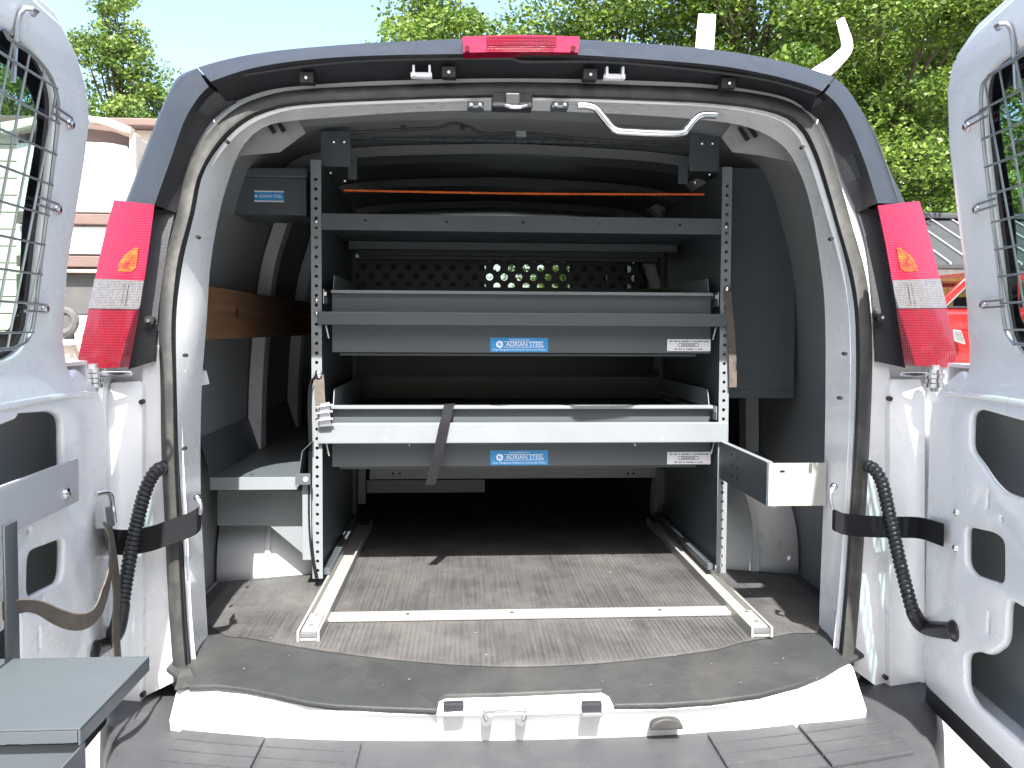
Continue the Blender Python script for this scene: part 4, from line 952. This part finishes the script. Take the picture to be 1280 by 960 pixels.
u_, z_ = uzl(81, 617, .05); disc('plate_bolt', atl(u_, z_, .052), nl, .012, .009, 'chrome', ds, 12, dome=1)
plate('hanger_arm', [(.46, zs-.15), (.50, zs-.15), (.50, zz0+.02), (.46, zz0+.02)], [], .004, (atl(0, 0, .056), ddl, ZV, nl), 'grey', ds, .001)

# ================================================================== BACKGROUND: buildings
Yb1 = 8.0
sh = thing('storage_shed', 'cream shed with arched fascia and white door behind the van', 'shed', (P(80, 400, Yb1).x, Yb1+1.5, GZ))
def bx_(nm, x0, x1, y0, y1, Y, dp, m, p): 
    a = P(x0, y0, Y); b = P(x1, y1, Y); return box(nm, a.x, b.x, Y, Y+dp, b.z, a.z, m, p, .01)
xw = lambda x: P(x, 300, Yb1).x; zw = lambda y: P(140, y, Yb1).z
xa, xb_ = xw(20), xw(166)
box('wall', xa, xb_-.02, Yb1+.2, Yb1+3, GZ, zw(165), 'cream', sh, .01)
# arched fascia board
arch = [(xa-.1, zw(172)), (xa-.1, zw(158)), (xw(60), zw(149)), (xw(110), zw(147)), (xw(140), zw(150)), (xw(160), zw(157)), (xw(170), zw(161)), (xw(168), zw(168)), (xw(155), zw(165)), (xw(140), zw(159)), (xw(120), zw(154)), (xw(90), zw(154)), (xw(60), zw(158))]
plate('arched_fascia', arch, [], .12, FACE(Yb1-.1), 'cream', sh, .01)
plate('recess_panel', [(xa, zw(182)), (xb_, zw(182)), (xb_, zw(166)), (xw(140), zw(156)), (xw(100), zw(152)), (xa, zw(160))], [], .05, FACE(Yb1+.1), 'brownpaint', sh)
drs = plate('door', [(xa, zw(265)), (xw(164), zw(265)), (xw(164), zw(190)), (xw(158), zw(181)), (xw(140), zw(178)), (xw(110), zw(177)), (xa, zw(180))], [], .05, FACE(Yb1+.04), 'shedwhite', sh, .01)
box('corner_board', xb_-.02, xw(172), Yb1-.02, Yb1+.15, GZ, zw(166), 'cream', sh, .01)
bx_('lintel', 20, 166, 266, 281, Yb1-.05, .12, 'brownpaint', sh)
bx_('lower_panel', 20, 166, 282, 318, Yb1+.02, .1, 'shedwhite', sh)
bx_('ledge', 20, 166, 319, 334, Yb1-.06, .16, 'brownpaint', sh)
bx_('ledge_board', 20, 166, 336, 341, Yb1-.08, .16, 'cream', sh)
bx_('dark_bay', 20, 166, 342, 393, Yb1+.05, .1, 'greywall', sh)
bx_('base_panel', 92, 166, 394, 500, Yb1+.03, .1, 'shedwhite', sh)
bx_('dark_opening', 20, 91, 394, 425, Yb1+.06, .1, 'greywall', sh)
wt = tubedata([P(80+14*math.cos(t*.4), 402+14*math.sin(t*.4), Yb1-.2) for t in range(17)], .05, 8); mk('coiled_hose', wt[0], wt[1], 'post', sh, True)
gt = thing('trestle_gate', 'low pale metal gate with slanted bars before the cream shed', 'gate', (xw(100), Yb1-1, GZ))
Yg = Yb1-1.2
for y in (428, 452): tube('gate_rail', [P(40, y, Yg), P(170, y, Yg)], .03, 'shedwhite', gt, 8)
for x0, x1 in ((92, 100), (108, 104), (118, 116), (64, 72), (140, 134)): tube('gate_bar', [P(x0, 428, Yg), P(x1, 452, Yg)], .02, 'brownpaint', gt, 6)
for x in (44, 166): p = P(x, 424, Yg); box('gate_post', p.x-.04, p.x+.04, Yg-.04, Yg+.04, GZ, p.z, 'shedwhite', gt, .005)
# lower brown building behind it
bb = thing('back_building', 'low tan board building with brown roof edge standing behind the cream shed', 'building', (-8, 14, GZ))
a = P(-60, 158, 13); b = P(205, 158, 13)
for k in range(14):
    z1_ = a.z-.3*k
    if z1_-.29 > GZ: box('board', a.x, b.x, 13, 13.06, z1_-.285, z1_, 'cream', bb, .01)
box('core_wall', a.x+.02, b.x-.02, 13.07, 16, GZ, a.z, 'brownpaint', bb, .01); box('roof_edge', a.x-.3, b.x+.1, 12.7, 16.2, a.z+.01, a.z+.14, 'brownpaint', bb, .02)
# dark metal-roofed shed
Ys = 12.0
ms = thing('metal_roof_shed', 'open yellow timber shed with dark seamed metal roof behind the red truck', 'shed', (9, Ys+2, GZ))
eL, eR = P(1120, 330, Ys).x, P(1420, 330, Ys).x
ez = P(1200, 331, Ys).z; rz = P(1200, 274, Ys+2.2).z; ry = Ys+2.2
rp = mk('roof', [(eL, Ys, ez), (eR, Ys, ez), (eR, ry, rz), (eL, ry, rz), (eL, Ys, ez-.06), (eR, Ys, ez-.06), (eR, ry, rz-.06), (eL, ry, rz-.06)], BF, 'roofdk', ms)
k = 0; x = eL+.1
while x < eR:
    V = [Vector((x, Ys-.01, ez+.005)), Vector((x+.035, Ys-.01, ez+.005)), Vector((x+.035, ry, rz+.005)), Vector((x, ry, rz+.005))]
    mk('roof_seam', V+[v+Vector((0, 0, .035)) for v in V], BF, 'seam', rp); x += .44
box('ridge_cap', eL-.1, eR+.1, ry-.14, ry+.16, rz-.01, rz+.11, 'roofdk', ms, .03); box('eave_board', eL, eR, Ys+.02, Ys+.07, ez-.3, ez-.07, 'post', ms, .01)
x = eL+.2
while x < eR:
    box('wall_board', x, x+.19, Ys+1.0, Ys+1.04, GZ, ez+.02, 'ochre', ms, .006); x += .2
for x in (eL+.05, P(1167, 360, Ys).x, P(1260, 360, Ys).x, P(1350, 360, Ys).x): box('post', x, x+.16, Ys+.08, Ys+.24, GZ, ez-.08, 'post', ms, .01)
mk('back_roof', [(eL, ry, rz-.02), (eR, ry, rz-.02), (eR, ry+2, ez), (eL, ry+2, ez)], [(0, 1, 2, 3)], 'roofdk', ms)

# ---- red pickup
Yt = 7.2
ax = P(1170, 386, Yt).x
pk = thing('pickup_truck', 'red pickup truck parked in front of the metal-roofed shed', 'truck', (ax+1, Yt+.9, GZ))
beltz = P(1190, 386, Yt).z; topz = P(1206, 339, Yt).z
X0 = ax-1.15
prof = [(X0, GZ+.38), (X0, beltz-.28), (X0+.06, beltz-.16), (ax-.05, beltz-.02), (ax+4.1, beltz-.02), (ax+4.1, GZ+.42), (ax+3.35, GZ+.42), (ax+3.2, GZ+.75), (ax+2.55, GZ+.75), (ax+2.4, GZ+.42), (X0+1.15, GZ+.38), (X0+1.0, GZ+.75), (X0+.42, GZ+.75), (X0+.3, GZ+.38)]
plate('body', prof, [], 1.85, FACE(Yt), 'truck', pk, .05)
cabp = [(ax, beltz-.03), (ax+.42, topz-.06), (ax+.55, topz), (ax+1.55, topz), (ax+1.72, topz-.06), (ax+1.82, beltz-.03)]
winp = [(ax+.17, beltz+.02), (ax+.5, topz-.1), (ax+1.02, topz-.1), (ax+1.02, beltz+.02)]; win2 = [(ax+1.09, beltz+.02), (ax+1.09, topz-.1), (ax+1.5, topz-.1), (ax+1.64, beltz+.02)]
for Y_, nm in ((Yt+.1, 'cab_side'), (Yt+1.7, 'cab_side')): plate(nm, cabp, [rnd(winp, .03, 3), rnd(win2, .03, 3)], .06, FACE(Y_), 'truck', pk, .015)
box('cab_roof', ax+.45, ax+1.66, Yt+.13, Yt+1.7, topz-.05, topz-.004, 'truck', pk, .02)
for i, wpn in enumerate((winp, win2)): plate('side_window', wpn, [], .006, FACE(Yt+.14), 'glassc', pk)
box('cab_seatback', ax+1.2, ax+1.35, Yt+.2, Yt+1.6, beltz-.3, beltz+.2, 'seat', pk, .04)
tube('window_seal', [Vector((p[0], Yt+.095, p[1])) for p in winp+[winp[0]]], .014, 'rubber_blk', pk, 6)
box('door_handle', ax+.95, ax+1.12, Yt-.03, Yt-.005, beltz-.2, beltz-.16, 'chrome', pk, .008)
mz = P(1192, 418, Yt).z; mx_ = P(1192, 418, Yt).x
hexa('wing_mirror', [(mx_-.06, Yt-.12, mz-.08), (mx_+.08, Yt-.12, mz-.12), (mx_+.08, Yt-.03, mz-.12), (mx_-.06, Yt-.03, mz-.08)], [(mx_-.09, Yt-.12, mz+.06), (mx_+.02, Yt-.12, mz+.05), (mx_+.02, Yt-.03, mz+.05), (mx_-.09, Yt-.03, mz+.06)], 'chrome', pk, .015)
box('body_crease', X0+.05, ax+4.05, Yt-.012, Yt-.002, beltz-.24, beltz-.225, 'truck', pk, .004)
for wx in (X0+.71, ax+2.87):
    for yy in (Yt+.02, Yt+1.6):
        V, Fc = tubedata([Vector((wx, yy+q, GZ+.36)) for q in (0, .02, .2, .22)], [.33, .36, .36, .33], 24); wh = mk('wheel', V, Fc, 'tyre', pk, True)
        disc('rim', (wx, yy-.004, GZ+.36), (0, -1, 0), .2, .01, 'steel', wh, 20)

# ================================================================== TREES
def tree(x, y, h, cr, cz0, nleaf, leaf, label, lm='leaf', group=None, squash=1.0, seed=1, clumps=70, gap=.0):
    R = np.random.default_rng(seed); base = Vector((x, y, GZ))
    t = thing('broadleaf_tree', label, 'tree', base, group)
    tp = []; n = 12
    for i in range(n):
        f = i/(n-1); tp.append(base+Vector((math.sin(f*4+seed)*.25*f, math.cos(f*3+seed)*.2*f, h*.86*f)))
    V, Fc = tubedata(tp, [max(.028*h*(1-f/(n-1))**.9*.55, .03)+(.1 if f == 0 else 0) for f in range(n)], 10)
    # clump centres in an uneven crown
    cen = []
    while len(cen) < clumps:
        u = R.uniform(-1, 1, 3)
        if np.linalg.norm(u) > 1: continue
        f = (u[2]+1)/2; wr = (.45+.75*math.sin(math.pi*min(f*.85+.12, 1))) 
        p = np.array([u[0]*cr*wr, u[1]*cr*wr*squash, cz0+(h-cz0)*f-.0])
        cen.append(p)
    cen = np.array(cen)
    for c in cen[:int(clumps*.55)]:
        f = min(max((c[2]*.72)/(h*.86), .18), .95); k = f*(n-1); i = min(int(k), n-2); a = tp[i].lerp(tp[i+1], k-i); e = base+Vector(c)
        mid = a.lerp(e, .5)+Vector((0, 0, -.12*(e-a).length*.4))
        v2, f2 = tubedata(resample([a, mid, e], 7), [max(.06*(1-j/6), .012)*h/10 for j in range(7)], 5); kk = len(V); V += v2; Fc += [tuple(q+kk for q in ff) for ff in f2]
    mk('trunk', V, Fc, 'bark', t, True, fix=False)
    idx = R.integers(0, clumps, nleaf); sz = R.uniform(.6, 1.25, clumps)*cr*.27
    off = R.normal(size=(nleaf, 3)); off /= np.linalg.norm(off, axis=1)[:, None]; rad = R.uniform(0.15, 1, nleaf)**.55
    pos = cen[idx]+off*(rad*sz[idx])[:, None]*np.array([1.15, 1.15, .75])
    a = R.normal(size=(nleaf, 3)); a[:, 2] *= .5; a /= np.linalg.norm(a, axis=1)[:, None]
    b = R.normal(size=(nleaf, 3)); b -= a*(a*b).sum(1)[:, None]; b /= np.linalg.norm(b, axis=1)[:, None]
    L = leaf*R.uniform(.6, 1.3, nleaf)[:, None]
    fold = np.cross(a, b)*L*.12
    vs = np.stack([pos-a*L*.5, pos+b*L*.3+fold, pos+a*L*.5, pos-b*L*.3+fold], 1).reshape(-1, 3)
    me = bpy.data.meshes.new('crown'); me.vertices.add(len(vs)); me.vertices.foreach_set('co', vs.ravel())
    me.loops.add(nleaf*4); me.loops.foreach_set('vertex_index', np.arange(nleaf*4)); me.polygons.add(nleaf)
    me.polygons.foreach_set('loop_start', np.arange(nleaf)*4); me.polygons.foreach_set('loop_total', np.full(nleaf, 4)); me.update(); me.validate()
    me.materials.append(M[lm]); o = bpy.data.objects.new('crown', me); COL.objects.link(o); o.parent = t
    return t
def txy(px, D): p = P(px, 300, D); return p.x, p.y
RT = 'leafy trees along the yard edge'
for i, (px, D, h, cr, cz, nl_, lf, lab) in enumerate((
    (560, 24, 13.0, 3.4, 2.5, 26000, .2, 'leafy green tree rising directly behind the van brake light'),
    (760, 20, 12.5, 3.6, 1.5, 30000, .18, 'bright green tree behind the roof rack upright'),
    (930, 18, 13.5, 3.4, 1.2, 34000, .17, 'dense green tree behind the roof rack between upright and hook'),
    (1090, 17, 13.0, 3.3, 1.0, 36000, .16, 'dense green tree behind the rack hook and black corner trim'),
    (1235, 19, 14.0, 3.6, 1.2, 34000, .17, 'tall green tree rising over the dark metal shed roof'),
    (1400, 22, 13.0, 3.8, 1.2, 22000, .2, 'green tree seen through the wire-guarded door window'),
    (1010, 27, 15.0, 5.0, 1.0, 24000, .25, 'far green tree filling the gaps behind the nearer crowns'),
    (1190, 28, 15.0, 5.0, 1.0, 24000, .25, 'far shady tree filling the gaps above the metal-roofed shed'))):
    x, y = txy(px, D); tree(x, y, h, cr, cz, int(nl_*1.6), lf*.76, lab, 'leaf', RT, seed=i+3)
x, y = txy(158, 30); tree(x, y, 14.5, 2.1, 3.6, 26000, .17, 'pale green slim tree standing behind the cream shed', 'leaf2', None, seed=21, clumps=170)
x, y = txy(25, 26); tree(x, y, 11.0, 2.4, 5.0, 9000, .18, 'pale green tree seen past the mesh of the shelf-bearing door', 'leaf2', None, seed=25, clumps=50)

# unseen trees added behind the camera to shade the van interior
for i in range(11):
    x = -22+4.4*i; y = -17+.025*x*x
    tree(x, y, 9+(i*37 % 5)*.4, 3.0, 1.2, 5000, .5, 'tall unseen tree added behind the camera to shade the open van', 'leaf', 'added shade trees', seed=60+i, clumps=60)
